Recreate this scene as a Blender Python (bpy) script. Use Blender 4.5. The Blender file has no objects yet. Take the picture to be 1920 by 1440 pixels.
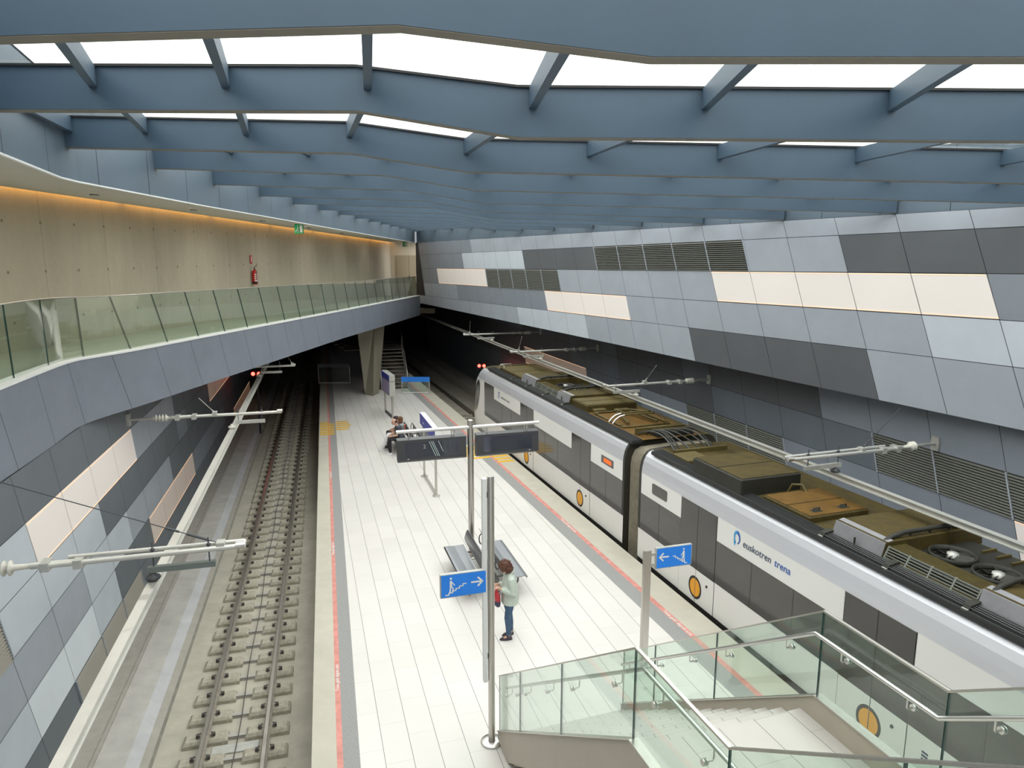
import bpy, math, random
from mathutils import Vector, Matrix
random.seed(7)
C = bpy.context.scene.collection
SC = bpy.context.scene
# ---------------------------------------------------------------- camera, sky, exposure
F_PX = 1333.0; EYE = 7.4; HORIZON = 476.0
PITCH = math.atan((720 - HORIZON) / F_PX)
cam_d = bpy.data.cameras.new('camera'); cam = bpy.data.objects.new('camera', cam_d); C.objects.link(cam)
cam_d.sensor_width = 36; cam_d.lens = F_PX / 1920 * 36; cam_d.clip_end = 300
cam.location = (0, 0, EYE); cam.rotation_euler = (math.pi / 2 - PITCH, 0, 0)
SC.camera = cam
w = bpy.data.worlds.new('overcast_sky'); SC.world = w; w.use_nodes = True
bg = w.node_tree.nodes['Background']; bg.inputs[0].default_value = (1.0, 0.972, 0.955, 1); bg.inputs[1].default_value = 3.0
SC.view_settings.view_transform = 'Standard'; SC.view_settings.look = 'None'
SC.view_settings.gamma = 1; SC.view_settings.use_curve_mapping = False
SC.view_settings.exposure = 0.36
SC.cycles.max_bounces = 9; SC.cycles.diffuse_bounces = 5; SC.cycles.transparent_max_bounces = 24
SC.cycles.use_denoising = True
# ---------------------------------------------------------------- materials
def lin(c): return tuple(((v/255)/12.92 if v/255 <= .04045 else (((v/255)+.055)/1.055)**2.4) for v in c)
MATS = {}
def mat(name, col, rough=.6, metal=0, noise=0, nscale=3, spec=.5, emit=None, estr=1, bump=0, stretch=None):
    """principled material; noise = amount of tone variation in the surface itself"""
    if name in MATS: return MATS[name]
    m = bpy.data.materials.new(name); m.use_nodes = True; nt = m.node_tree; b = nt.nodes['Principled BSDF']
    c = (*col, 1)
    b.inputs['Base Color'].default_value = c; b.inputs['Roughness'].default_value = rough
    b.inputs['Metallic'].default_value = metal; b.inputs['Specular IOR Level'].default_value = spec
    if emit:
        b.inputs['Emission Color'].default_value = (*emit, 1); b.inputs['Emission Strength'].default_value = estr
    if noise or bump:
        tc = nt.nodes.new('ShaderNodeTexCoord'); mp = nt.nodes.new('ShaderNodeMapping')
        if stretch: mp.inputs['Scale'].default_value = stretch
        nt.links.new(tc.outputs['Object'], mp.inputs[0])
        n = nt.nodes.new('ShaderNodeTexNoise'); n.inputs['Scale'].default_value = nscale; n.inputs['Detail'].default_value = 6; n.inputs['Roughness'].default_value = .65
        nt.links.new(mp.outputs[0], n.inputs['Vector'])
        if noise:
            r = nt.nodes.new('ShaderNodeValToRGB')
            r.color_ramp.elements[0].position = .3; r.color_ramp.elements[1].position = .7
            r.color_ramp.elements[0].color = (*[v*(1-noise) for v in col], 1)
            r.color_ramp.elements[1].color = (*[min(1, v*(1+noise)) for v in col], 1)
            nt.links.new(n.outputs['Fac'], r.inputs[0]); nt.links.new(r.outputs[0], b.inputs['Base Color'])
        if bump:
            bp = nt.nodes.new('ShaderNodeBump'); bp.inputs['Strength'].default_value = bump; bp.inputs['Distance'].default_value = .01
            nt.links.new(n.outputs['Fac'], bp.inputs['Height']); nt.links.new(bp.outputs[0], b.inputs['Normal'])
    MATS[name] = m; return m
def glass(name, tint, refl=1.0):
    m = bpy.data.materials.new(name); m.use_nodes = True; nt = m.node_tree
    for n in list(nt.nodes): nt.nodes.remove(n)
    out = nt.nodes.new('ShaderNodeOutputMaterial'); mx = nt.nodes.new('ShaderNodeMixShader')
    tr = nt.nodes.new('ShaderNodeBsdfTransparent'); gl = nt.nodes.new('ShaderNodeBsdfGlossy'); lw = nt.nodes.new('ShaderNodeLayerWeight')
    tr.inputs[0].default_value = (*tint, 1); gl.inputs['Roughness'].default_value = .03
    pw = nt.nodes.new('ShaderNodeMath'); pw.operation = 'POWER'; pw.inputs[1].default_value = 5
    mu = nt.nodes.new('ShaderNodeMath'); mu.operation = 'MULTIPLY_ADD'; mu.inputs[1].default_value = .9*refl; mu.inputs[2].default_value = .04*refl
    lw.inputs['Blend'].default_value = .5
    nt.links.new(lw.outputs['Facing'], pw.inputs[0]); nt.links.new(pw.outputs[0], mu.inputs[0]); nt.links.new(mu.outputs[0], mx.inputs[0])
    nt.links.new(tr.outputs[0], mx.inputs[1]); nt.links.new(gl.outputs[0], mx.inputs[2]); nt.links.new(mx.outputs[0], out.inputs[0])
    MATS[name] = m; return m
def emis(name, col, s):
    m = bpy.data.materials.new(name); m.use_nodes = True; nt = m.node_tree; b = nt.nodes['Principled BSDF']
    b.inputs['Base Color'].default_value = (*[min(1, v*.8) for v in col], 1)
    b.inputs['Emission Color'].default_value = (*col, 1); b.inputs['Emission Strength'].default_value = s
    MATS[name] = m; return m
class NT:
    def __init__(s, m): s.t = m.node_tree
    def n(s, typ, **kw):
        o = s.t.nodes.new(typ)
        for k, v in kw.items(): setattr(o, k, v)
        return o
    def l(s, a, b): s.t.links.new(a, b)
    def math(s, op, a, b=0.0):
        o = s.n('ShaderNodeMath', operation=op)
        for i, x in enumerate((a, b)):
            if isinstance(x, (int, float)): o.inputs[i].default_value = x
            else: s.l(x, o.inputs[i])
        return o.outputs[0]
def tile_mat(name, col, ang, w_, l_, joint, fine=.004, cross=.0022, rough=.42):
    """plank-like floor tiles: long joints along the heading, faint cross joints staggered"""
    m = mat(name, col, rough, noise=.0); h = NT(m); b = m.node_tree.nodes['Principled BSDF']
    tc = h.n('ShaderNodeTexCoord'); mp = h.n('ShaderNodeMapping'); mp.inputs['Rotation'].default_value = (0, 0, ang)
    h.l(tc.outputs['Object'], mp.inputs[0]); sx = h.n('ShaderNodeSeparateXYZ'); h.l(mp.outputs[0], sx.inputs[0])
    x = h.math('DIVIDE', sx.outputs[0], w_); ix = h.math('FLOOR', x); fx = h.math('FRACT', x)
    dx = h.math('MULTIPLY', h.math('MINIMUM', fx, h.math('SUBTRACT', 1.0, fx)), w_)
    y = h.math('ADD', h.math('DIVIDE', sx.outputs[1], l_), h.math('MULTIPLY', ix, .37)); fy = h.math('FRACT', y)
    dy = h.math('MULTIPLY', h.math('MINIMUM', fy, h.math('SUBTRACT', 1.0, fy)), l_)
    jx = h.math('LESS_THAN', dx, fine); jy = h.math('MULTIPLY', h.math('LESS_THAN', dy, cross), .45)
    j = h.math('MAXIMUM', jx, jy)
    wn = h.n('ShaderNodeTexWhiteNoise', noise_dimensions='2D'); cb = h.n('ShaderNodeCombineXYZ')
    h.l(ix, cb.inputs[0]); h.l(h.math('FLOOR', y), cb.inputs[1]); h.l(cb.outputs[0], wn.inputs['Vector'])
    nz = h.n('ShaderNodeTexNoise'); nz.inputs['Scale'].default_value = .6; nz.inputs['Detail'].default_value = 5
    h.l(tc.outputs['Object'], nz.inputs['Vector'])
    tone = h.math('ADD', h.math('MULTIPLY', wn.outputs['Value'], .06), h.math('ADD', .87, h.math('MULTIPLY', nz.outputs['Fac'], .14)))
    c1 = h.n('ShaderNodeVectorMath', operation='SCALE'); c1.inputs[0].default_value = col; h.l(tone, c1.inputs['Scale'])
    mx = h.n('ShaderNodeMix', data_type='RGBA'); h.l(j, mx.inputs['Factor']); h.l(c1.outputs[0], mx.inputs['A']); mx.inputs['B'].default_value = (*joint, 1)
    h.l(mx.outputs['Result'], b.inputs['Base Color'])
    return m
def concrete_mat(name, col, joints=None, along=(0, 1), lift=0.):
    """board-marked fair-faced concrete: vertical pour joints, tie holes, blotches and drips"""
    m = mat(name, col, .75); h = NT(m); b = m.node_tree.nodes['Principled BSDF']
    tc = h.n('ShaderNodeTexCoord'); sp = h.n('ShaderNodeSeparateXYZ'); h.l(tc.outputs['Object'], sp.inputs[0])
    u = h.math('ADD', h.math('MULTIPLY', sp.outputs[0], along[0]), h.math('MULTIPLY', sp.outputs[1], along[1]))
    cb = h.n('ShaderNodeCombineXYZ'); h.l(h.math('MULTIPLY', u, 1.4), cb.inputs[0]); h.l(h.math('MULTIPLY', sp.outputs[2], .25), cb.inputs[1])
    n1 = h.n('ShaderNodeTexNoise'); n1.inputs['Scale'].default_value = 1.6; n1.inputs['Detail'].default_value = 8; n1.inputs['Roughness'].default_value = .6; h.l(cb.outputs[0], n1.inputs['Vector'])
    n2 = h.n('ShaderNodeTexNoise'); n2.inputs['Scale'].default_value = 9; n2.inputs['Detail'].default_value = 6; h.l(tc.outputs['Object'], n2.inputs['Vector'])
    tone = h.math('ADD', .74, h.math('ADD', h.math('MULTIPLY', n1.outputs['Fac'], .36), h.math('MULTIPLY', n2.outputs['Fac'], .16)))
    if joints:
        x = h.math('DIVIDE', u, joints[0]); fx = h.math('FRACT', x); dx = h.math('MULTIPLY', h.math('MINIMUM', fx, h.math('SUBTRACT', 1.0, fx)), joints[0])
        j = h.math('LESS_THAN', dx, .012)
        # tie holes
        hx = h.math('SUBTRACT', h.math('MULTIPLY', h.math('FRACT', h.math('ADD', h.math('DIVIDE', u, joints[0]*.5), .5)), joints[0]*.5), joints[0]*.25)
        hz = h.math('SUBTRACT', h.math('MULTIPLY', h.math('FRACT', h.math('DIVIDE', h.math('SUBTRACT', sp.outputs[2], lift), 1.05)), 1.05), .52)
        rr = h.math('ADD', h.math('MULTIPLY', hx, hx), h.math('MULTIPLY', hz, hz)); hole = h.math('LESS_THAN', rr, .0012)
        tone = h.math('MULTIPLY', tone, h.math('SUBTRACT', 1.0, h.math('MAXIMUM', h.math('MULTIPLY', j, .22), h.math('MULTIPLY', hole, .5))))
    c1 = h.n('ShaderNodeVectorMath', operation='SCALE'); c1.inputs[0].default_value = col; h.l(tone, c1.inputs['Scale']); h.l(c1.outputs[0], b.inputs['Base Color'])
    return m
# ---------------------------------------------------------------- mesh helpers
class Fr:
    """a plan frame: s runs along the heading, o to its right, z up"""
    def __init__(s, x, y, deg):
        s.x, s.y, s.a = x, y, math.radians(deg); s.d = Vector((math.sin(s.a), math.cos(s.a), 0)); s.n = Vector((s.d.y, -s.d.x, 0)); s.p = Vector((x, y, 0))
    def __call__(s, a, o, z): return s.p + s.d*a + s.n*o + Vector((0, 0, z))
    def inv(s, p): q = Vector((p[0], p[1], 0)) - s.p; return q.dot(s.d), q.dot(s.n)
    def off(s, a, o): q = s(a, o, 0); return Fr(q.x, q.y, math.degrees(s.a))
W0 = Fr(0, 0, 0)      # s = world y, o = world x
LOC = {}
class MB:
    def __init__(s): s.v = []; s.f = []; s.m = []; s.sm = []
    def add(s, vs, fs, mi=0, smooth=False):
        b = len(s.v); s.v += [Vector(v) for v in vs]
        for f in fs: s.f.append([b+i for i in f]); s.m.append(mi); s.sm.append(smooth)
        return s
    def quad(s, a, b, c, d, mi=0): return s.add([a, b, c, d], [(0, 1, 2, 3)], mi)
    def hexa(s, lo, hi, mi=0):
        """closed prism between two matching loops"""
        n = len(lo); fs = [tuple(range(n-1, -1, -1)), tuple(range(n, 2*n))] + [(i, (i+1) % n, n+(i+1) % n, n+i) for i in range(n)]
        return s.add(list(lo)+list(hi), fs, mi)
    def box(s, fr, s0, s1, o0, o1, z0, z1, mi=0):
        lo = [fr(s0, o0, z0), fr(s1, o0, z0), fr(s1, o1, z0), fr(s0, o1, z0)]; hi = [p + Vector((0, 0, z1-z0)) for p in lo]
        return s.hexa(lo[::-1], hi[::-1], mi)
    def bbox(s, fr, s0, s1, o0, o1, z0, z1, bv=.01, mi=0):
        """box with chamfered vertical and top edges"""
        def loop(e, z): return [fr(s0+e, o0, z), fr(s0, o0+e, z), fr(s0, o1-e, z), fr(s0+e, o1, z), fr(s1-e, o1, z), fr(s1, o1-e, z), fr(s1, o0+e, z), fr(s1-e, o0, z)]
        def loop2(e, z): return [fr(s0+2*e, o0+e, z), fr(s0+e, o0+2*e, z), fr(s0+e, o1-2*e, z), fr(s0+2*e, o1-e, z), fr(s1-2*e, o1-e, z), fr(s1-e, o1-2*e, z), fr(s1-e, o0+2*e, z), fr(s1-2*e, o0+e, z)]
        L = [loop(bv, z0), loop(bv, z1-bv), loop2(bv, z1)]
        vs = sum(L, []); fs = [tuple(range(8)), tuple(range(23, 15, -1))]
        for k in range(2):
            for i in range(8): fs.append((k*8+i, (k+1)*8+i, (k+1)*8+(i+1) % 8, k*8+(i+1) % 8))
        return s.add(vs, fs, mi)
    def tube(s, path, r, n=10, mi=0, closed=False, caps=True):
        P = [Vector(p) for p in path]; rs = r if isinstance(r, (list, tuple)) else [r]*len(P); rings = []; up = None
        for i, p in enumerate(P):
            if closed: t = (P[(i+1) % len(P)]-P[i-1])
            else: t = (P[min(i+1, len(P)-1)]-P[max(i-1, 0)])
            t = t.normalized() if t.length > 1e-9 else Vector((0, 0, 1))
            if up is None: up = Vector((0, 0, 1)) if abs(t.z) < .9 else Vector((1, 0, 0))
            a = (up - t*up.dot(t)); a = a.normalized() if a.length > 1e-6 else t.orthogonal().normalized(); up = a; b = t.cross(a)
            rings.append([p + (a*math.cos(k*2*math.pi/n) + b*math.sin(k*2*math.pi/n))*rs[i] for k in range(n)])
        vs = sum(rings, []); fs = []; m = len(P)
        for i in range(m if closed else m-1):
            j = (i+1) % m
            for k in range(n): fs.append((i*n+k, i*n+(k+1) % n, j*n+(k+1) % n, j*n+k))
        s.add(vs, fs, mi, True)
        if caps and not closed:
            s.add(rings[0][::-1], [tuple(range(n))], mi); s.add(rings[-1], [tuple(range(n))], mi)
        return s
    def cyl(s, a, b, r, n=16, mi=0, r2=None): return s.tube([a, b], [r, r if r2 is None else r2], n, mi)
    def lathe(s, prof, base, n=20, mi=0, axis=None):
        """prof: (radius, height) pairs about an axis through base"""
        base = Vector(base); ax = Vector(axis).normalized() if axis else Vector((0, 0, 1)); a = ax.orthogonal().normalized(); b = ax.cross(a)
        vs = []; fs = []
        for r, z in prof:
            for k in range(n): vs.append(base + ax*z + (a*math.cos(2*math.pi*k/n) + b*math.sin(2*math.pi*k/n))*r)
        for i in range(len(prof)-1):
            for k in range(n): fs.append((i*n+k, i*n+(k+1) % n, (i+1)*n+(k+1) % n, (i+1)*n+k))
        return s.add(vs, fs, mi, True)
    def ball(s, c, rx, ry=None, rz=None, n=14, mi=0, rot=None):
        ry = ry or rx; rz = rz or rx; vs = []; fs = []; h = n//2
        for i in range(h+1):
            th = math.pi*i/h
            for k in range(n):
                q = Vector((rx*math.sin(th)*math.cos(2*math.pi*k/n), ry*math.sin(th)*math.sin(2*math.pi*k/n), rz*math.cos(th)))
                if rot: q = rot @ q
                vs.append(Vector(c)+q)
        for i in range(h):
            for k in range(n): fs.append((i*n+k, (i+1)*n+k, (i+1)*n+(k+1) % n, i*n+(k+1) % n))
        return s.add(vs, fs, mi, True)
    def ext(s, poly, vec, mi=0):
        lo = [Vector(p) for p in poly]; return s.hexa(lo, [p+Vector(vec) for p in lo], mi)
    def build(s, name, mats, parent=None, smooth=False):
        if not isinstance(mats, (list, tuple)): mats = [mats]
        org = LOC.get(parent.name, Vector((0, 0, 0))) if parent else Vector((0, 0, 0))
        if parent is None and s.v:
            xs = [v.x for v in s.v]; ys = [v.y for v in s.v]; zs = [v.z for v in s.v]
            org = Vector(((min(xs)+max(xs))/2, (min(ys)+max(ys))/2, min(zs))) if s.__dict__.get('center', False) else org
        me = bpy.data.meshes.new(name); me.from_pydata([tuple(v-org) for v in s.v], [], s.f)
        for mm in mats: me.materials.append(MATS[mm] if isinstance(mm, str) else mm)
        me.polygons.foreach_set('material_index', s.m); me.polygons.foreach_set('use_smooth', [bool(x or smooth) for x in s.sm]); me.update()
        o = bpy.data.objects.new(name, me); C.objects.link(o)
        if parent: o.parent = parent
        else: o.location = org
        LOC[o.name] = org
        return o
def tag(o, label=None, cat=None, group=None, kind=None):
    if label: o['label'] = label
    if cat: o['category'] = cat
    if group: o['group'] = group
    if kind: o['kind'] = kind
    return o
def thing(name, label, cat, loc, group=None):
    o = bpy.data.objects.new(name, None); C.objects.link(o); o.location = loc; o.empty_display_size = .2
    LOC[o.name] = Vector(loc); return tag(o, label, cat, group)
def struct(name, mb, mats, label=None, cat=None):
    o = mb.build(name, mats); o['kind'] = 'structure'
    if label: o['label'] = label; o['category'] = cat
    return o
def dup(root, shift, label, group=None):
    """copy of a thing with copies of its parts and sub-parts, moved by shift"""
    r = root.copy(); C.objects.link(r); r.location = Vector(root.location)+Vector(shift); r['label'] = label
    if group: r['group'] = group
    for ch in list(root.children):
        c = ch.copy(); C.objects.link(c); c.parent = r
        for g in list(ch.children):
            k = g.copy(); C.objects.link(k); k.parent = c
    return r
def text_mesh(body, fr_o, fr_x, fr_y, size, name, material, parent=None, align='LEFT', depth=.002, shear=0):
    """lettering as a thin solid mesh; fr_o origin, fr_x reading direction, fr_y up direction of the letters"""
    cu = bpy.data.curves.new(name, 'FONT'); cu.body = body; cu.size = size; cu.align_x = align; cu.extrude = depth; cu.resolution_u = 4; cu.shear = shear
    t = bpy.data.objects.new(name+'_c', cu); C.objects.link(t); bpy.context.view_layer.update()
    me = bpy.data.meshes.new_from_object(t.evaluated_get(bpy.context.evaluated_depsgraph_get())); C.objects.unlink(t); bpy.data.objects.remove(t)
    X = Vector(fr_x).normalized(); Y = Vector(fr_y).normalized(); Z = X.cross(Y); org = LOC.get(parent.name, Vector((0, 0, 0))) if parent else Vector((0, 0, 0))
    for v in me.vertices: v.co = Vector(fr_o) + X*v.co.x + Y*v.co.y + Z*v.co.z - org
    me.materials.clear(); me.materials.append(MATS[material] if isinstance(material, str) else material)
    for p in me.polygons: p.material_index = 0
    o = bpy.data.objects.new(name, me); C.objects.link(o)
    if parent: o.parent = parent
    LOC[o.name] = org; return o
ORD = ['first', 'second', 'third', 'fourth', 'fifth', 'sixth', 'seventh', 'eighth', 'ninth', 'tenth', 'eleventh', 'twelfth', 'thirteenth', 'fourteenth', 'fifteenth', 'sixteenth', 'seventeenth', 'eighteenth', 'nineteenth', 'twentieth']
def nth(i):
    if i < 20: return ORD[i]
    k = i+1; return f"{k}{'th' if 10 <= k % 100 <= 20 else {1: 'st', 2: 'nd', 3: 'rd'}.get(k % 10, 'th')}"
# ---------------------------------------------------------------- frames of the station (measured in metres; camera stands at x = y = 0)
TL = Fr(-4.735, 10.53, -14.65)      # left track, o = 0 on its centre line
TR = Fr(4.24, 12.98, -18.9)         # right platform edge, o = 0 on the edge, track to the right
UW = Fr(8.82, 11.9, -24.157)        # right upper wall, its face is o = 0, the hall is at o < 0
PF = Fr(0, 12.8, -16.6)             # platform axis
RAILZ = -1.05
def floor_z(y): return 5.5 if y < 10 else 5.5 - (y-10)*.0178
def wall_x(y): return 8.82 - (y-11.9)*.4486          # face of the right upper wall in plan
# ---------------------------------------------------------------- palette
mat('panel_lifted', (.66, .71, .76), .5, noise=.04, nscale=1.2)  # palest panel tone, raised in colour to stand in for missing light
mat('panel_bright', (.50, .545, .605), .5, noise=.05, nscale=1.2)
mat('panel_light', (.335, .365, .415), .5, noise=.06, nscale=1.2)
mat('panel_mid', (.222, .245, .285), .5, noise=.06, nscale=1.2)
mat('panel_dark', (.098, .105, .116), .5, noise=.06, nscale=1.2)
mat('panel_slate', (.13, .148, .172), .5, noise=.07, nscale=1.2)
mat('joint_dark', (.02, .02, .022), .8)
mat('panel_fascia', (.19, .212, .255), .5, noise=.08, nscale=1.0)
mat('panel_blue', (.105, .142, .182), .5, noise=.06, nscale=1.0)
mat('beam_blue', (.050, .085, .126), .5, noise=.05, nscale=1.5)
mat('beam_edge', (.17, .155, .125), .6, noise=.1)
mat('steel', (.56, .54, .50), .32, 1, noise=.05, nscale=4, stretch=(12, 12, .4))
mat('steel_bright', (.70, .69, .67), .34, 1)
mat('aluminium', (.66, .655, .62), .42, .7, noise=.06, nscale=3)
mat('galv', (.5, .5, .47), .5, .5, noise=.1, nscale=6)
mat('black', (.012, .012, .013), .5)
mat('dark_grey', (.055, .058, .064), .5)
mat('white_paint', (.82, .82, .80), .4)
mat('coping_white', (.75, .76, .76), .5, noise=.04)
mat('sign_blue', (.02, .235, .85), .45)
mat('board_blue', (.06, .075, .46), .4)
mat('concrete_kerb', (.50, .472, .40), .8, noise=.07, nscale=2)
mat('kerb_face', (.25, .24, .21), .85, noise=.2, nscale=5)
mat('stripe_red', (.60, .25, .215), .7, noise=.22, nscale=5)
mat('tactile_grey', (.29, .288, .285), .8, noise=.22, nscale=40)
mat('tactile_yellow', (.72, .42, .03), .7, noise=.2, nscale=12)
mat('track_slab', (.42, .39, .325), .9, noise=.14, nscale=2)
mat('track_ledge', (.46, .44, .41), .85, noise=.14, nscale=2)
mat('duct_cover', (.36, .335, .295), .85, noise=.1, nscale=4)
mat('gully_blue', (.45, .452, .46), .6, noise=.12, nscale=2)
mat('sleeper', (.37, .34, .275), .9, noise=.25, nscale=14)
mat('rail_steel', (.24, .21, .175), .5, .6, noise=.2, nscale=8)
mat('rail_head', (.52, .49, .45), .35, .85)
mat('tie_steel', (.42, .40, .37), .6, .4)
mat('clip', (.07, .06, .055), .7)
concrete_mat('concrete_wall', (.42, .38, .295), (2.15, 1), (0.083, .9965), .2)
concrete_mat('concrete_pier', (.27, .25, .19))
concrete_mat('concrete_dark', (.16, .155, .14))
mat('soffit', (.50, .47, .40), .8, noise=.05)
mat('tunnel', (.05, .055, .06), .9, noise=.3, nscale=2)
mat('walk_floor', (.42, .45, .385), .6, noise=.06, nscale=3)
tile_mat('platform_tile', (.70, .672, .645), math.radians(-16.3), .413, .92, (.17, .16, .155), fine=.0045, cross=.0022)
tile_mat('stair_tile', (.50, .475, .445), math.radians(-18.9), .42, .9, (.17, .16, .15), fine=.004, cross=.003)
glass('roof_glass', (.94, .97, .955), .8)
glass('rail_glass', (.885, .955, .918), 1.7)
mat('glass_edge', (.02, .075, .07), .25)
mat('stringer', (.44, .395, .325), .55, noise=.04, nscale=3)
# ================================================================ SETTING
# ---- platform (top at z = 0)
def edgeL(s): return TL(s, 1.41 + .003*s, 0)
sfar = 42
# left strip boundaries in the left-track frame, right ones in the right-track frame
mb = MB()
def strip(a0, a1, fa, fb, mi, z=0.0):
    mb.quad(fa(a0), fb(a0), fb(a1), fa(a1), mi)
Lo = [1.41, 1.775, 1.865, 2.11]; Ro = [0, -.62, -.74, -1.1]
def Lf(o): return lambda s: TL(s, o, 0)
def Rf(o): return lambda s: TR(s, o, 0)
for k, mi in enumerate((1, 2, 3)):
    strip(-14, 52, Lf(Lo[k]), Lf(Lo[k+1]), mi)
    strip(-16, 46, Rf(Ro[k+1]), Rf(Ro[k]), mi)
mb.quad(TL(-14, Lo[3], 0), TR(-16, Ro[3], 0), TR(46, Ro[3], 0), TL(52, Lo[3], 0), 0)
# edge faces
mb.quad(TL(-14, 1.41, -1.45), TL(-14, 1.41, 0), TL(52, 1.41, 0), TL(52, 1.41, -1.45), 4)
mb.quad(TR(-16, 0, 0), TR(-16, 0, -1.45), TR(46, 0, -1.45), TR(46, 0, 0), 4)
floor = struct('floor', mb, ['platform_tile', 'concrete_kerb', 'stripe_red', 'tactile_grey', 'kerb_face'])
# yellow tactile patches across the strips (part of the floor)
mb = MB()
for k in range(7):
    s0 = 18.3 + k*.36
    mb.box(TL, s0, s0+.2, 1.45, 2.05 if k < 6 else 1.8, 0, .006); 
    if k > 1: mb.box(TL, s0, s0+.2, 2.12, 2.75-.06*abs(k-4), 0, .006)
    s1 = 12.6 + k*.36
    mb.box(TR, s1, s1+.2, -.68, -.05, 0, .006)
    if k > 1: mb.box(TR, s1, s1+.2, -1.7+.08*abs(k-4), -.75, 0, .006)
mb.build('tactile_patch', 'tactile_yellow', floor)
for s0 in (.1, 5.9, 12.2):
    text_mesh('Trena geldi dagoen arte', TL(s0, 1.845, .003), TL.d, -TL.n, .085, 'stripe_lettering', 'white_paint', floor)
for s0 in (6.8, 1.2, -4.5):
    text_mesh('Trena geldi dagoen arte', TR(s0, -.72, .003), -TR.d, TR.n, .11, 'stripe_lettering', 'white_paint', floor)
# ---- track beds
mb = MB()
mb.box(TL, -14, 60, -1.0, 1.41, -1.6, -1.30, 0)
mb.quad(TL(-14, -1.33, -1.285), TL(-14, -.98, -1.3), TL(60, -.98, -1.3), TL(60, -1.33, -1.285), 0)
mb.quad(TL(-14, -1.36, -1.20), TL(-14, -1.33, -1.285), TL(60, -1.33, -1.285), TL(60, -1.36, -1.20), 4)
mb.quad(TL(-14, -1.50, -1.17), TL(-14, -1.36, -1.20), TL(60, -1.36, -1.20), TL(60, -1.50, -1.17), 2)
mb.quad(TL(-14, -1.70, -1.07), TL(-14, -1.50, -1.17), TL(60, -1.50, -1.17), TL(60, -1.70, -1.07), 3)
mb.quad(TL(-14, -2.25, -1.06), TL(-14, -1.70, -1.07), TL(60, -1.70, -1.07), TL(60, -2.25, -1.06), 1)
mb.box(TL, -14, 60, -2.7, -2.2, -1.4, -1.03, 2)
mb.box(TL, -14, 60, -2.285, -2.265, -1.05, -1.027, 4)
struct('floor', mb, ['track_slab', 'track_ledge', 'duct_cover', 'gully_blue', 'kerb_face'])
mb = MB(); mb.box(TR, -18, 60, 0, 4.4, -1.6, -1.30, 0); mb.box(TR, -18, 60, 3.4, 4.4, -1.3, -.7, 1)
struct('floor', mb, ['track_slab', 'duct_cover'])
# ---- panelled walls: quads with dark joints, colours per panel
def panel_wall(name, fr, rows, joint0, pitch, slant, s0, s1, colour, off, skip=None, gap=.006, flip=False, zref=0.):
    """rows: list of (z at s=0, dz/ds) lines from the top down; joints lean by slant (ds per dz)"""
    mb = MB(); names = []
    def zz(i, s): return rows[i][0] + rows[i][1]*s
    k0 = math.floor((s0-joint0)/pitch)-3; k1 = math.ceil((s1-joint0)/pitch)+3
    for i in range(len(rows)-1):
        for k in range(k0, k1):
            sj = joint0 + k*pitch
            def cor(sj, r):
                s = sj; 
                for _ in range(3): s = sj + slant*(zz(r, s)-zref)
                return s, zz(r, s)
            a = cor(sj, i+1); b = cor(sj+pitch, i+1); c = cor(sj+pitch, i); d = cor(sj, i)
            mid = (a[0]+b[0]+c[0]+d[0])/4
            if mid < s0 or mid > s1: continue
            nm = colour(i, mid)
            if nm is None: continue
            if nm not in names: names.append(nm)
            g = gap
            q = [(a[0]+g, a[1]+g), (b[0]-g, b[1]+g), (c[0]-g, c[1]-g), (d[0]+g, d[1]-g)]
            mi = names.index(nm)
            pts = [fr(s, off, z) for s, z in q]
            mb.quad(*(pts if not flip else pts[::-1]), mi=mi)
    bk = len(names); names.append('joint_dark')
    e = .012 if not flip else -.012
    mb.quad(fr(s0-1, off+e, rows[-1][0]+rows[-1][1]*(s0-1)), fr(s1+1, off+e, zz(len(rows)-1, s1+1)), fr(s1+1, off+e, zz(0, s1+1)), fr(s0-1, off+e, zz(0, s0-1)), bk)
    return struct(name, mb, names)
def bands(spec):
    """spec per row: list of (s_end, colour) in growing s"""
    def f(i, s):
        for e, c in spec[i]:
            if s < e: return c
        return spec[i][-1][1]
    return f
Bc, Lc, Mc, Dc, Sc = 'panel_bright', 'panel_light', 'panel_mid', 'panel_dark', 'panel_slate'
UROWS = [(8.19, -.003), (7.86, -.0150), (7.07, -.0152), (6.27, -.0168), (5.475, -.0163), (4.4, 0)]
UJ, UP, US = .93, 1.49, .40      # joint position at z = 7, pitch, lean
def us(px_s, z): return px_s - US*(z-7)
USPEC = [
 [(26.4, Lc), (40, Mc)],
 [(4.0, Dc), (7.0, Lc), (14.6, None), (20.8, Dc), (28.0, Bc), (40, Mc)],
 [(.9, Mc), (8.35, None), (17.3, Lc), (24.8, None), (32.2, None), (40, Mc)],
 [(2.45, Bc), (8.4, Lc), (12.9, Lc), (18.9, None), (29.3, Mc), (40, Lc)],
 [(3.0, Lc), (9.0, Dc), (14.95, Lc), (21.4, Bc), (40, Lc)]]
panel_wall('wall_right', UW, UROWS, UJ, UP, US, -17, 35.2, bands(USPEC), 0, zref=7.)
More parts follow.
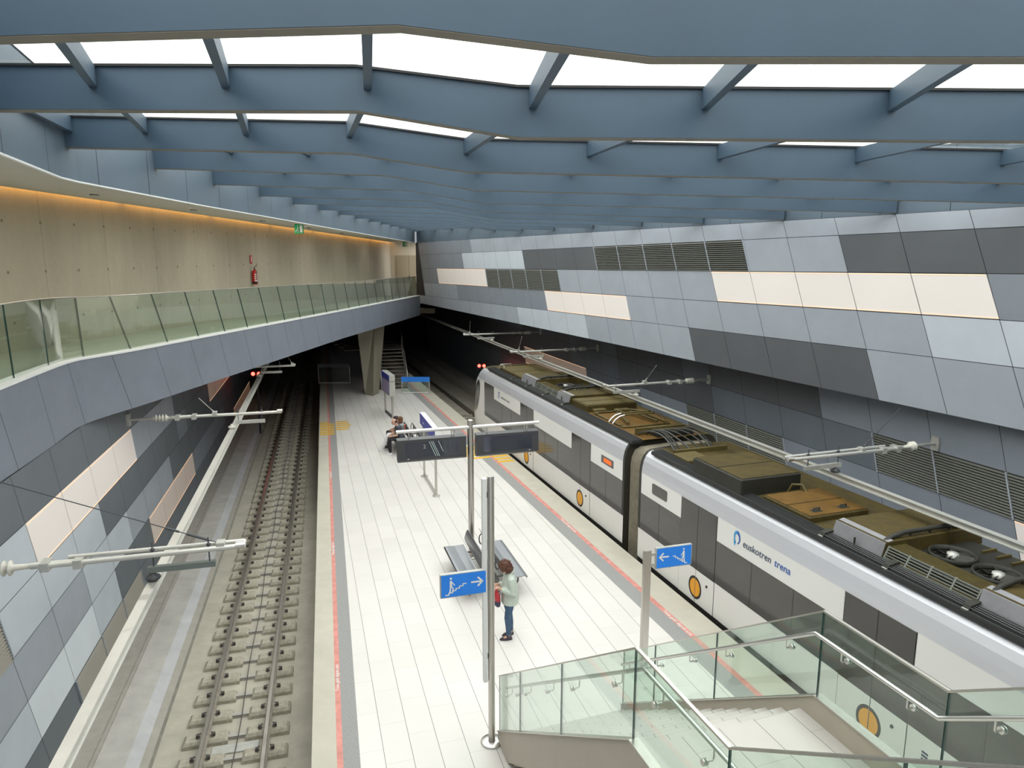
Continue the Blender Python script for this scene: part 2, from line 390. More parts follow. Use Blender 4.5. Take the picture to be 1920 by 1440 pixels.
# lower right wall, parallel to the right track
LRO = 4.3
LROWS = [(4.45, 0), (3.5, 0), (2.68, 0), (1.82, 0), (.98, 0), (.14, 0), (-.7, 0)]
LRJ, LRP, LRS = 7.11, 1.53, .3   # joint at z = 3.5
LRSPEC = [
 [(2.9, Mc), (6.9, Dc), (8.5, Sc), (13, Dc), (17.5, Sc), (24.8, Dc), (60, Sc)],
 [(1.0, None), (7.0, Sc), (13, Dc), (17.5, Sc), (60, Dc)],
 [(-1.9, None), (3.0, Mc), (8.5, None), (11.6, Mc), (16.3, Sc), (23.0, None), (60, Dc)],
 [(-2.1, None), (.8, Lc), (3.8, Lc), (9, Mc), (60, Sc)],
 [(4, Lc), (60, Sc)], [(4, Lc), (60, Sc)]]
panel_wall('wall_right', TR, LROWS, LRJ, LRP, LRS, -16, 48, bands(LRSPEC), LRO, zref=3.5)
# left wall beside the left track
WLROWS = [(5.5, 0), (4.24, 0), (3.41, 0), (2.56, 0), (1.74, 0), (.9, 0), (.07, 0), (-.72, 0), (-1.12, 0)]
LJ, LP, LS = .27, 1.535, -.345
WLSPEC = [
 [(2.6, Sc), (60, 'panel_fascia')],
 [(60, Sc)],
 [(.4, Mc), (6.45, None), (11.0, Mc), (17.8, Sc), (60, Dc)],
 [(-.8, None), (3.7, Lc), (11.4, Sc), (12.9, Mc), (17.7, Dc), (24.2, None), (60, Dc)],
 [(2.35, Lc), (10.1, Lc), (20, Dc), (60, Sc)],
 [(-.4, Lc), (2.5, Bc), (2.6, Mc), (7.3, Sc), (13.6, None), (21.8, Mc), (60, Dc)],
 [(-3.2, Mc), (5.0, Sc), (8.6, Mc), (20, Sc), (25.2, Sc), (31.8, None), (60, Dc)],
]
# row z .07 to -.8: dark near, grille 1.45 to 6.6, pale beyond
WLSPEC[6] = [(1.5, Sc), (6.6, None), (24.6, Sc), (60, Dc)]
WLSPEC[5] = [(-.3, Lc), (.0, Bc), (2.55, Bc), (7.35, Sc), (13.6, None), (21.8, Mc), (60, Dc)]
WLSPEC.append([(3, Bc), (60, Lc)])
WLSPEC[2] = [(.4, Bc), (6.45, None), (11.0, Lc), (17.8, Sc), (60, Sc)]; WLSPEC[3] = [(-.8, None), (3.7, Bc), (11.4, Sc), (12.9, Mc), (17.7, Sc), (24.2, None), (60, Sc)]; WLSPEC[4] = [(2.35, Lc), (5.4, Bc), (10.1, Lc), (20, Sc), (60, Sc)]  # panel tones lifted a step in colour to replace light this wall lacks
WLSPEC[5] = [(-.3, Bc), (2.55, 'panel_lifted'), (4.2, Bc), (7.35, Sc), (13.6, None), (21.8, Mc), (60, Sc)]; WLSPEC[6] = [(-1.6, Lc), (1.5, Sc), (5.9, Sc), (7.3, Sc), (24.6, Sc), (60, Sc)]
WLSPEC.insert(6, None); WLSPEC.pop(6)
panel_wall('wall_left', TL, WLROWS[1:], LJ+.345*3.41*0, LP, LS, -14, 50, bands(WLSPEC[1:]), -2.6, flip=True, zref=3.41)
mb = MB(); mb.box(TL, -16, 3.2, -3.2, -2.64, 4.0, 5.42, 0); struct('wall_left_backing', mb, ['panel_bright'])  # added unseen backing behind the wall top, stops light leaking under the fascia
# ---- walkway edge: fascia, floor and soffit
FX = [(-4.6, -1.5, 4.24), (-7.03, 8.9-.0, 4.24), (-7.64, 11.36, 4.24), (-8.04, 12.88, 4.24), (-8.06, 13.82, 4.22), (-7.93, 15.05, 4.2), (-7.72, 18.34, 4.14), (-7.04, 29.24, 3.95), (-5.62, 43.65, 3.7)]
FT = [5.5, 5.5, 5.5, 5.46, 5.42, 5.39, 5.32, 5.08, 4.89]
# smooth the bend
def cr(P, n=6):
    out = []
    for i in range(len(P)-1):
        p0 = P[max(i-1, 0)]; p1 = P[i]; p2 = P[i+1]; p3 = P[min(i+2, len(P)-1)]
        for k in range(n):
            t = k/n; out.append(tuple(.5*((2*b)+(-a+c)*t+(2*a-5*b+4*c-d)*t*t+(-a+3*b-3*c+d)*t**3) for a, b, c, d in zip(p0, p1, p2, p3)))
    out.append(P[-1]); return out
poly = [(a[0], a[1], a[2], t) for a, t in zip(FX, FT)]
seg = poly[:2] + cr(poly[1:8], 6)[1:] + poly[8:]
# running length and slanted panel joints every 1.5 m
def runlen(P):
    L = [0]
    for a, b in zip(P, P[1:]): L.append(L[-1] + math.hypot(b[0]-a[0], b[1]-a[1]))
    return L
RL = runlen(seg)
def at(P, L, d):
    d = min(max(d, 0), L[-1])
    for i in range(len(L)-1):
        if d <= L[i+1]+1e-9:
            t = (d-L[i])/(L[i+1]-L[i]); return tuple(a+(b-a)*t for a, b in zip(P[i], P[i+1]))
mb = MB(); mj = MB(); d = 0; step = 1.5
def fas(d, zt, zb_, nn=5, g=.0):
    """panel between distance d and d+step, joints leaning along the edge"""
    lean = -.46
    for k in range(nn):
        a0 = d + step*k/nn + (g if k == 0 else 0); a1 = d + step*(k+1)/nn - (g if k == nn-1 else 0)
        pb0, pb1 = at(seg, RL, a0), at(seg, RL, a1); pt0, pt1 = at(seg, RL, a0+lean), at(seg, RL, a1+lean)
        mb.quad((pb0[0], pb0[1], pb0[2]), (pb1[0], pb1[1], pb1[2]), (pt1[0], pt1[1], pt1[3]), (pt0[0], pt0[1], pt0[3]), 0)
        e = -.012
        mb.quad((pb0[0]+e-.01, pb0[1], pb0[2]), (pb1[0]+e-.01, pb1[1], pb1[2]), (pt1[0]+e-.01, pt1[1], pt1[3]), (pt0[0]+e-.01, pt0[1], pt0[3]), 1)
while d < RL[-1]-.2:
    fas(d, 0, 0, g=.006); d += step
# white coping on top of the fascia
for a, b in zip(seg, seg[1:]):
    for (o0, o1, z0, z1) in ((.02, -.28, -.005, .03),):
        mb.hexa([(a[0]+o0, a[1], a[3]+z0), (a[0]+o1, a[1], a[3]+z0), (b[0]+o1, b[1], b[3]+z0), (b[0]+o0, b[1], b[3]+z0)], [(a[0]+o0, a[1], a[3]+z1), (a[0]+o1, a[1], a[3]+z1), (b[0]+o1, b[1], b[3]+z1), (b[0]+o0, b[1], b[3]+z1)], 2)
struct('trim_1', mb, ['panel_fascia', 'joint_dark', 'coping_white'])
# walkway slab: floor above, soffit below
def cw(y): return -10.47 + (y-14.42)*.0836     # concrete wall line
mb = MB()
for a, b in zip(seg, seg[1:]):
    mb.quad((a[0]-.05, a[1], a[3]), (b[0]-.05, b[1], b[3]), (cw(b[1])-.1, b[1], b[3]), (cw(a[1])-.1, a[1], a[3]), 0)
    la = min(cw(a[1]), TL(TL.inv((0, 0))[0] + (a[1])/TL.d.y, -2.9, 0).x) - 1.5; lb = min(cw(b[1]), TL(TL.inv((0, 0))[0] + (b[1])/TL.d.y, -2.9, 0).x) - 1.5
    mb.quad((a[0], a[1], a[2]), (la, a[1], a[2]), (lb, b[1], b[2]), (b[0], b[1], b[2]), 1)
struct('floor', mb, ['walk_floor', 'concrete_dark'])
# concrete wall of the walkway with its ceiling and the light cove
def cove_z(y): return 8.67 - (y-14.95)*.0197
mb = MB(); ys = [-8, 5, 14, 20, 26, 32, 38, 47]
for a, b in zip(ys, ys[1:]):
    mb.quad((cw(a), a, 3.4), (cw(a), a, cove_z(a)+.25), (cw(b), b, cove_z(b)+.25), (cw(b), b, 3.4), 0)
struct('wall_walkway', mb, ['concrete_wall'])
def rf_x(y):
    if y < 9.1: return -5.52 + .36*(9.1-y)
    if y < 14: return -5.52 - .38*(y-9.1)/4.9
    return -5.9 - .1*min(1, (y-14)/10)
def rf_z(y): return 8.31 - max(0, y-15)*.0075
mb = MB(); ys2 = [-8, -4, 0, 4, 7, 8.4, 9.1, 9.8, 12, 14, 18, 24, 30, 36, 42, 46.5]
for a, b in zip(ys2, ys2[1:]):
    ca, cb_ = cw(a)+.22, cw(b)+.22
    mb.quad((ca, a, cove_z(a)+.06), (cb_, b, cove_z(b)+.06), (rf_x(b), b, rf_z(b)), (rf_x(a), a, rf_z(a)), 0)
    mb.quad((ca, a, cove_z(a)+.06), (ca, a, cove_z(a)+.24), (cb_, b, cove_z(b)+.24), (cb_, b, cove_z(b)+.06), 0)
    mb.quad((ca, a, cove_z(a)+.24), (cw(a)-.1, a, cove_z(a)+.24), (cw(b)-.1, b, cove_z(b)+.24), (cb_, b, cove_z(b)+.24), 0)
    mb.quad((cw(a)-2, a, 9.5), (cw(b)-2, b, 9.5), (rf_x(b)-.05, b, 9.5), (rf_x(a)-.05, a, 9.5), 1)
struct('ceiling', mb, ['soffit', 'concrete_dark'])
# blue panelled edge of the roof on the left: panels with joints
mb = MB()
pl = [(rf_x(y)+.004, y, rf_z(y)) for y in ys2]; PLL = runlen(pl); d = 1.2; st = 1.62
while d < PLL[-1]-.1:
    for k in range(3):
        a = at(pl, PLL, d+st*k/3+(.006 if k == 0 else 0)); b = at(pl, PLL, d+st*(k+1)/3-(.006 if k == 2 else 0))
        mb.quad(a, b, (b[0], b[1], 9.42), (a[0], a[1], 9.42), 0)
        mb.hexa([(a[0]-.03, a[1], a[2]-.014), (a[0]+.005, a[1], a[2]-.014), (b[0]+.005, b[1], b[2]-.014), (b[0]-.03, b[1], b[2]-.014)], [(a[0]-.03, a[1], a[2]+.005), (a[0]+.005, a[1], a[2]+.005), (b[0]+.005, b[1], b[2]+.005), (b[0]-.03, b[1], b[2]+.005)], 2)
        mb.quad((a[0]-.015, a[1], a[2]-.005), (b[0]-.015, b[1], b[2]-.005), (b[0]-.015, b[1], 9.42), (a[0]-.015, a[1], 9.42), 1)
    d += st
struct('trim_2', mb, ['panel_blue', 'joint_dark', 'coping_white'])
# strip of blue panels above the right wall
mb = MB()
for k in range(-12, 24):
    s0 = k*1.49+.3; mb.quad(UW(s0+.006, .04, 8.06), UW(s0+1.484, .04, 8.06), UW(s0+1.484, .04, 9.4), UW(s0+.006, .04, 9.4), 0)
mb.quad(UW(-18, .06, 8.0), UW(36, .06, 8.0), UW(36, .06, 9.4), UW(-18, .06, 9.4), 1)
struct('trim_3', mb, ['panel_blue', 'joint_dark'])
# soffit under the right upper wall, solid edge, tunnel shell, end walls
mb = MB()
mb.quad(UW(-17, 0, 4.4), UW(35.5, 0, 4.4), TR(52, LRO+1, 4.42), TR(-20, LRO+6, 4.42), 0)
mb.quad(UW(35, -.6, 4.4), UW(35, 14, 4.4), UW(50, 30, 4.42), UW(50, -12, 4.42), 0)
struct('ceiling', mb, ['panel_slate'])
mb = MB()
mb.quad((-40, 43.4, 3.72), (16, 43.4, 4.38), (16, 75, 4.2), (-40, 75, 3.7), 0)
mb.quad((-40, 74, -2), (16, 74, -2), (16, 74, 5), (-40, 74, 5), 0)
mb.quad(TR(40, LRO+.1, -1.5), TR(70, LRO+.1, -1.5), TR(70, LRO+.1, 5), TR(40, LRO+.1, 5), 0)
mb.quad(TL(45, -2.65, -1.5), TL(75, -2.65, -1.5), TL(75, -2.65, 5), TL(45, -2.65, 5), 0)
mb.quad((-40, 40, -1.65), (16, 40, -1.65), (16, 75, -1.65), (-40, 75, -1.65), 0)
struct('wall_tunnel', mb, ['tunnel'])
mb = MB(); mb.quad((-9, 46.3, 3.6), (-5, 46.3, 3.6), (-5, 46.3, 9.5), (-9, 46.3, 9.5), 0)
struct('wall_end', mb, ['concrete_wall'])
mb = MB(); mb.box(W0, -8, 1.05, -18, 22, 9.3, 9.4, 0); struct('ceiling', mb, ['soffit'])
mb = MB(); mb.box(W0, -8.2, -8, -18, 22, -1.7, 9.6, 0); struct('wall_back', mb, ['panel_mid'])
# upper concourse the picture is taken from (behind the lens)
mb = MB(); mb.box(W0, -8, -1.2, -12, 16, 5.2, 5.5, 0); struct('floor', mb, ['walk_floor'])
# ================================================================ SKYLIGHT
YB = [3.79, 6.47, 9.10, 11.81, 14.5, 17.2] + [17.2+2.69*k for k in range(1, 11)]
PB = [ # per beam: left z (at x of the left edge), left fold (x, z), right fold (x, z), slope of right part
 (8.47, (-.57, 8.52), (.71, 8.37), 0.0), (8.63, (-1.34, 8.62), (.05, 8.40), -.007), (8.69, (-1.99, 8.62), (-.58, 8.40), -.020),
 (8.75, (-2.03, 8.64), (-.60, 8.41), -.0225), (8.75, (-2.05, 8.64), (-.58, 8.39), -.0225), (8.74, (-2.1, 8.63), (-.53, 8.36), -.024)]
def beam_profile(k):
    y = YB[k]; zl, lf, rf, sl = PB[min(k, 5)]
    xl = rf_x(y); xr = wall_x(y)-.02; P = [(xl, zl)]
    if k == 0: P = [(xl, 8.44)]
    if xr > lf[0]+.2:
        P.append(lf)
        if xr > rf[0]+.2: P += [rf, (xr, rf[1]+sl*(xr-rf[0]))]
        else: P.append((xr, lf[1]+(rf[1]-lf[1])*(xr-lf[0])/(rf[0]-lf[0])))
    else: P.append((xr, zl+(lf[1]-zl)*(xr-xl)/(lf[0]-xl)))
    return P
BT = .12
def bh(k, x):
    lf, rf = PB[min(k, 5)][1][0], PB[min(k, 5)][2][0]; hr = .415 if k < 2 else .385; t = min(1, max(0, (x-lf)/(rf-lf))); return .36+(hr-.36)*t
nb = ['nearest', 'second', 'third', 'fourth', 'fifth', 'sixth', 'seventh', 'eighth', 'ninth', 'tenth', 'eleventh', 'twelfth', 'thirteenth', 'fourteenth', 'fifteenth', 'farthest']
def beam_at(k, y, P, label):
    mb = MB()
    for a, b in zip(P, P[1:]):
        ha, hb = bh(k, a[0]), bh(k, b[0])
        lo = [(a[0], y, a[1]), (b[0], y, b[1]), (b[0], y, b[1]+hb), (a[0], y, a[1]+ha)]
        mb.hexa(lo[::-1], [(p[0], y+BT, p[2]) for p in lo][::-1], 0)
        mb.hexa([(a[0], y+.004, a[1]-.006), (a[0], y+BT+.006, a[1]-.006), (b[0], y+BT+.006, b[1]-.006), (b[0], y+.004, b[1]-.006)], [(a[0], y+.004, a[1]+.001), (a[0], y+BT+.006, a[1]+.001), (b[0], y+BT+.006, b[1]+.001), (b[0], y+.004, b[1]+.001)], 1)
        mb.hexa([(a[0], y-.03, a[1]+ha-.012), (b[0], y-.03, b[1]+hb-.012), (b[0], y, b[1]+hb-.012), (a[0], y, a[1]+ha-.012)], [(a[0], y-.03, a[1]+ha+.008), (b[0], y-.03, b[1]+hb+.008), (b[0], y, b[1]+hb+.008), (a[0], y, a[1]+ha+.008)], 2)
    mb.center = True
    return tag(mb.build('roof_beam', ['beam_blue', 'beam_edge', 'black']), label, 'beam', 'folded steel beams under the skylight')
for k, y in enumerate(YB):
    lab = f"{nb[k]} blue-grey folded steel beam under the skylight, counted from the camera" if k else 'nearest blue-grey folded steel beam, running across the very top of the photo'
    beam_at(k, y, beam_profile(k), lab)
# glass of each bay and the short struts between the beams
def pt_on(P, x):
    for a, b in zip(P, P[1:]):
        if x <= b[0]: return a[1]+(b[1]-a[1])*(x-a[0])/(b[0]-a[0])
    return P[-1][1]
PR = [beam_profile(k) for k in range(len(YB))]
YB2 = [YB[0]-2.7*j for j in (1,)] + YB; PR2 = [PR[0]]*1 + PR
for i in range(len(YB2)-1):
    a, b = PR2[i], PR2[i+1]; ka, kb = max(0, i-1), max(0, i); ya, yb = YB2[i]+BT/2, YB2[i+1]+BT/2; mb = MB(); n = max(len(a), len(b))
    A = [(x, z+bh(ka, x)) for x, z in list(a) + [a[-1]]*(n-len(a))]; B = [(x, z+bh(kb, x)) for x, z in list(b) + [b[-1]]*(n-len(b))]
    for j in range(n-1):
        lo = [(A[j][0], ya, A[j][1]+.01), (A[j+1][0], ya, A[j+1][1]+.01), (B[j+1][0], yb, B[j+1][1]+.01), (B[j][0], yb, B[j][1]+.01)]
        mb.hexa(lo, [(p[0], p[1], p[2]+.015) for p in lo], 0)
    struct('window_%d' % (i+1), mb, ['roof_glass'])
SX = [[-3.4, -2.45, -1.62, -.74, .40, 1.50, 2.75, 4.1, 5.5, 7.0], [-4.62, -3.60, -2.46, -1.24, .18, 1.67, 3.28, 4.95, 6.7, 8.5], [-5.4, -4.48, -3.25, -1.99, -.56, .95, 2.55, 4.25, 6.04, 7.8]]
PR = PR
where = ['between the first and second beams', 'between the second and third beams', 'between the third and fourth beams', 'between the fourth and fifth beams', 'between the fifth and sixth beams', 'between the sixth and seventh beams']
def strut(xa, ya, za, xb, yb, zb, label):
    mb = MB(); w_ = .035; h_ = .17 if YB[2] > ya else .09
    lo = [(xa-w_, ya, za), (xa+w_, ya, za), (xb+w_, yb, zb), (xb-w_, yb, zb)]
    mb.hexa(lo, [(p[0], p[1], p[2]+h_) for p in lo], 0); mb.center = True
    return tag(mb.build('roof_strut', 'beam_blue'), label, 'strut', 'short steel struts between the roof beams')
for i in range(6):
    n = 0
    for j in range(len(SX[0])):
        xa = SX[min(i, 2)][j]; xb = SX[min(i+1, 2)][j]
        if i >= 2 and j == 0: continue
        if xb > wall_x(YB[i+1])-.3 or xa > wall_x(YB[i])-.3: continue
        hh_ = .18 if i < 2 else .10; za = pt_on(PR[i], xa)+bh(i, xa)-hh_; zb = pt_on(PR[i+1], xb)+bh(i+1, xb)-hh_
        strut(xa, YB[i]+BT+.002, za, xb, YB[i+1]-.002, zb, f"{nth(n)} blue-grey steel strut from the left {where[i]} of the skylight"); n += 1
# ================================================================ LIT PANELS AND GRILLES
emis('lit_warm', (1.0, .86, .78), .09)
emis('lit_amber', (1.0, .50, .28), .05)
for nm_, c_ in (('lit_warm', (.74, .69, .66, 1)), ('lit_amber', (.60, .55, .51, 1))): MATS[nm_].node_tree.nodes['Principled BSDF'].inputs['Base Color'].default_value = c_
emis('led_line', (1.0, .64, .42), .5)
mat('grille_slat', (.115, .118, .10), .5, noise=.05); mat('grille_back', (.05, .05, .045), .8); mat('grille_warm', (.27, .245, .21), .5)
def wall_cells(fr, off, rows, i, joint0, pitch, slant, zref, sa, sb):
    """panels of row i whose middle lies between sa and sb, as corner loops (s, z)"""
    out = []
    def zz(r, s): return rows[r][0]+rows[r][1]*s
    for k in range(-20, 40):
        sj = joint0+k*pitch
        def cor(sj, r):
            s = sj
            for _ in range(3): s = sj+slant*(zz(r, s)-zref)
            return s, zz(r, s)
        q = [cor(sj, i+1), cor(sj+pitch, i+1), cor(sj+pitch, i), cor(sj, i)]; m = sum(p[0] for p in q)/4
        if sa <= m < sb: out.append(q)
    return out
def lit_panel(fr, off, side, cells, label, m='lit_warm', strips=True):
    c0 = cells[0]; root = thing('wall_light_panel', label, 'light panel', fr(c0[0][0], off, c0[0][1]), 'back-lit panels set into the walls')
    for q in cells:
        g = .012; a, b, c, d = q
        mb = MB(); P = [(a[0]+g, a[1]+g), (b[0]-g, b[1]+g), (c[0]-g, c[1]-g), (d[0]+g, d[1]-g)]
        lo = [fr(s, off-side*.006, z) for s, z in P]; hi = [fr(s, off+side*.02, z) for s, z in P]; mb.hexa(lo, hi, 0); mb.build('pane', m, root)
    if strips:
        for r0, r1, nm in ((3, 2, 'light_strip'), (0, 1, 'light_strip')):
            mb = MB()
            for q in cells:
                a, b = q[r0], q[r1]; dz = -.028 if r0 == 3 else .028
                P = [(a[0]+.02, a[1]+dz-.009), (b[0]-.02, b[1]+dz-.009), (b[0]-.02, b[1]+dz+.009), (a[0]+.02, a[1]+dz+.009)]
                mb.hexa([fr(s, off-side*.010, z) for s, z in P], [fr(s, off-side*.004, z) for s, z in P], 0)
            mb.build(nm, 'led_line', root)
    return root
def grille(fr, off, side, cells, label, m='grille_slat', n=15):
    c0 = cells[0]; root = thing('ventilation_grille', label, 'grille', fr(c0[0][0], off, c0[0][1]), 'louvred ventilation grilles in the walls')
    for q in cells:
        a, b, c, d = q; g = .015; mb = MB(); P = [(a[0]+g, a[1]+.004), (b[0]-g, b[1]+.004), (c[0]-g, c[1]-.004), (d[0]+g, d[1]-.004)]
        mb.quad(*[fr(s, off+side*.011, z) for s, z in P], mi=1)
        for i in range(n):
            t0 = (i+.12)/n; t1 = (i+.62)/n
            L = lambda t: (P[0][0]+(P[3][0]-P[0][0])*t, P[0][1]+(P[3][1]-P[0][1])*t)
            R = lambda t: (P[1][0]+(P[2][0]-P[1][0])*t, P[1][1]+(P[2][1]-P[1][1])*t)
            l0, l1, r0, r1 = L(t0), L(t1), R(t0), R(t1)
            mb.hexa([fr(l0[0], off-side*.025, l0[1]), fr(r0[0], off-side*.025, r0[1]), fr(r0[0], off-side*.018, r0[1]), fr(l0[0], off-side*.018, l0[1])],
                    [fr(l1[0], off+side*.002, l1[1]), fr(r1[0], off+side*.002, r1[1]), fr(r1[0], off+side*.009, r1[1]), fr(l1[0], off+side*.009, l1[1])], 0)
        mb.build('slat_panel', [m, 'grille_back'], root)
    ends = [(q[0], q[3]) for q in cells] + [(cells[-1][1], cells[-1][2])]
    for a, d in ends:
        mb = MB(); mb.hexa([fr(a[0]-.015, off-side*.028, a[1]), fr(a[0]+.015, off-side*.028, a[1]), fr(a[0]+.015, off+side*.005, a[1]), fr(a[0]-.015, off+side*.005, a[1])], [fr(d[0]-.015, off-side*.028, d[1]), fr(d[0]+.015, off-side*.028, d[1]), fr(d[0]+.015, off+side*.005, d[1]), fr(d[0]-.015, off+side*.005, d[1])], 0)
        mb.build('frame_bar', 'panel_light', root)
    return root
UC = lambda i, a, b: wall_cells(UW, 0, UROWS, i, UJ, UP, US, 7., a, b)
lit_panel(UW, 0, 1, UC(2, .9, 8.35), 'large white glowing panel strip high on the right wall, five panes wide near the right edge')
lit_panel(UW, 0, 1, UC(3, 12.9, 18.9), 'white glowing panel strip on the right wall below the smaller high louvre grille')
lit_panel(UW, 0, 1, UC(2, 24.8, 32.2), 'glowing panel strip high on the right wall at its far end, beside the walkway')
grille(UW, 0, 1, UC(1, 7.0, 14.6), 'large louvred grille in the second row of the upper right wall, just under the beams')
grille(UW, 0, 1, UC(2, 17.3, 24.8), 'smaller louvred grille of the upper right wall, beside the far glowing panels')
RC = lambda i, a, b: wall_cells(TR, 0, LROWS, i, LRJ, LRP, LRS, 3.5, a, b)
lit_panel(TR, LRO, 1, RC(2, 16.3, 23.0), 'dim amber panel strip low on the right wall behind the rear train car', 'lit_amber')
lit_panel(TR, LRO, 1, RC(2, -8, -1.9), 'glowing panel strip low on the right wall beyond the conductor rail at the right edge of the photo')
lit_panel(TR, LRO, 1, RC(3, -9, -2.1), 'lower glowing panel strip on the right wall, directly above the train roof at the right edge', strips=False)
grille(TR, LRO, 1, RC(1, -9, 1.0), 'long louvred grille low on the right wall under the dark overhang, behind the nearest cantilever')
grille(TR, LRO, 1, RC(2, 3.0, 8.5), 'louvred grille low on the right wall, behind the train gangway')
LC = lambda i, a, b: wall_cells(TL, -2.6, WLROWS[1:], i, LJ, LP, LS, 3.41, a, b)
lit_panel(TL, -2.6, -1, LC(1, .4, 6.45), 'bright glowing panel strip on the left wall, four panes, above the nearest left cantilever')
lit_panel(TL, -2.6, -1, LC(2, 17.7, 24.2), 'amber panel strip on the left wall just under the walkway edge', 'lit_amber')
lit_panel(TL, -2.6, -1, LC(4, 7.3, 13.6), 'faint warm panel strip on the left wall beside the conductor rail', 'lit_amber', strips=True)
lit_panel(TL, -2.6, -1, LC(5, 25.2, 31.8), 'dark amber panel sliver on the left wall behind the second left cantilever', 'lit_amber')
grille(TL, -2.6, -1, LC(5, 1.5, 5.9), 'fine louvred grille at the foot of the left wall above the cable duct', 'grille_warm', 18)
grille(TL, -2.6, -1, LC(2, -8, -.8), 'louvred grille on the left wall cut by the left edge of the photo', 'grille_warm', 14)
# ================================================================ WALKWAY
# glass balustrade
gr = thing('glass_balustrade', 'long frameless green glass balustrade along the edge of the upper walkway', 'balustrade', Vector((seg[10][0], seg[10][1], seg[10][3])))
d = 1.0; k = 0; dn = min(range(len(seg)), key=lambda i: abs(seg[i][1]-13.9)); dn = RL[dn]
while d < RL[-1]-.3:
    lean = .5; l0 = lean if d > dn else .06; l1 = lean if d+1.44 > dn else .06; a = at(seg, RL, d+.012); b = at(seg, RL, min(d+1.42, RL[-1])); am = at(seg, RL, d+.7); H_ = 1.15
    at_ = at(seg, RL, d+.012-l0); bt_ = at(seg, RL, min(d+1.42-l1, RL[-1])); xo = -.12
    mt = at(seg, RL, d+.72-(l0+l1)/2)
    lo = [(a[0]+xo, a[1], a[3]+.03), (am[0]+xo, am[1], am[3]+.03), (b[0]+xo, b[1], b[3]+.03)]; hi = [(at_[0]+xo, at_[1], at_[3]+H_), (mt[0]+xo, mt[1], mt[3]+H_), (bt_[0]+xo, bt_[1], bt_[3]+H_)]
    th = Vector((-.016, .002, 0)); V_ = [Vector(p) for p in lo+hi]; V2 = [p+th for p in V_]
    mb = MB(); mb.add(V_+V2, [(0, 1, 4, 3), (1, 2, 5, 4), (7, 6, 9, 10), (8, 7, 10, 11)], 0)
    mb.add(V_+V2, [(3, 4, 10, 9), (4, 5, 11, 10), (0, 3, 9, 6), (5, 2, 8, 11)], 1); mb.build('glass_panel', ['rail_glass', 'glass_edge'], gr); d += 1.44; k += 1
mb = MB()
mb.tube([(p[0]-.128, p[1], p[3]+1.16) for p in seg], .014, 6); mb.build('top_edge_cap', 'steel', gr)
# cove lighting above the concrete wall
cl = thing('cove_light', 'long warm light line in the ceiling cove above the concrete wall', 'light', (cw(14), 14, cove_z(14)+.1))
emis('cove_glow', (1.0, .52, .13), 4.0)
for i in range(11):
    a = -4+i*4.6; b = a+4.4; mb = MB()
    mb.hexa([(cw(a)+.05, a, cove_z(a)+.13), (cw(a)+.13, a, cove_z(a)+.13), (cw(b)+.13, b, cove_z(b)+.13), (cw(b)+.05, b, cove_z(b)+.13)], [(cw(a)+.05, a, cove_z(a)+.17), (cw(a)+.13, a, cove_z(a)+.17), (cw(b)+.13, b, cove_z(b)+.17), (cw(b)+.05, b, cove_z(b)+.17)], 0)
    mb.build('light_tube', 'cove_glow', cl)
# recessed ceiling lamps of the walkway
def dl(i, y, lab):
    x = cw(y)*.45+rf_x(y)*.55; t = .55; z = (cove_z(y)+.06)+(rf_z(y)-cove_z(y)-.06)*t
    r = thing('ceiling_downlight', lab, 'lamp', (x, y, z), 'recessed downlights in the walkway ceiling')
    mb = MB(); mb.lathe([(.10, -.012), (.085, -.014), (.08, .02), (0.0001, .02)], (x, y, z), 16); mb.build('trim_ring', 'galv', r)
    ld = bpy.data.lights.new('downlight_lamp', 'AREA'); ld.shape = 'DISK'; ld.size = .16; ld.energy = 34 if y < 25 else (18 if y < 35 else 7); ld.color = (1, .97, .90); ld.spread = math.radians(178)
    lo = bpy.data.objects.new('downlight_lamp', ld); C.objects.link(lo); lo.parent = r; lo.location = (0, 0, -.03)
for i, y in enumerate((2, 6, 10, 14, 18, 22.5, 27, 31.5, 36, 40.5, 45)):
    dl(i, y, f"{nth(i)} recessed downlight in the pale walkway ceiling, counted from the near end")
# fire extinguisher on the concrete wall with its little sign, exit signs
mat('ext_red', (.55, .015, .02), .3); mat('exit_green', (.02, .38, .12), .4)
ex_y = 26.2; ex_x = cw(ex_y); ez = 6.30
fe = thing('fire_extinguisher', 'red fire extinguisher hung on the concrete walkway wall', 'fire extinguisher', (ex_x, ex_y, ez))
mb = MB(); mb.lathe([(.0001, 0), (.085, 0), (.09, .03), (.09, .42), (.07, .49), (.03, .52), (.03, .55), (.0001, .55)], (ex_x+.11, ex_y, ez), 18); mb.build('cylinder_body', 'ext_red', fe)
mb = MB(); mb.lathe([(.0905, .03), (.0915, .035), (.0915, .10), (.0905, .105)], (ex_x+.11, ex_y, ez), 18); mb.build('base_ring', 'black', fe)
mb = MB(); mb.cyl((ex_x+.11, ex_y, ez+.55), (ex_x+.11, ex_y, ez+.62), .02); mb.tube([(ex_x+.11, ex_y, ez+.6), (ex_x+.14, ex_y+.05, ez+.66), (ex_x+.16, ex_y+.12, ez+.68)], .012, 8); mb.tube([(ex_x+.11, ex_y, ez+.58), (ex_x+.2, ex_y-.08, ez+.5), (ex_x+.2, ex_y-.07, ez+.15)], .011, 8); mb.build('valve_hose', 'black', fe)
mb = MB()
for k in range(4):
    vs = []
    for j in range(7):
        a = -1.1+j*.2; vs += [(ex_x+.11+.0915*math.cos(a-.2), ex_y+.0915*math.sin(a-.2), ez+.12+k*.075), (ex_x+.11+.0915*math.cos(a-.2), ex_y+.0915*math.sin(a-.2), ez+.17+k*.075)]
    mb.add(vs, [(2*j, 2*j+2, 2*j+3, 2*j+1) for j in range(6)], 0)
mb.build('label_sticker', 'white_paint', fe)
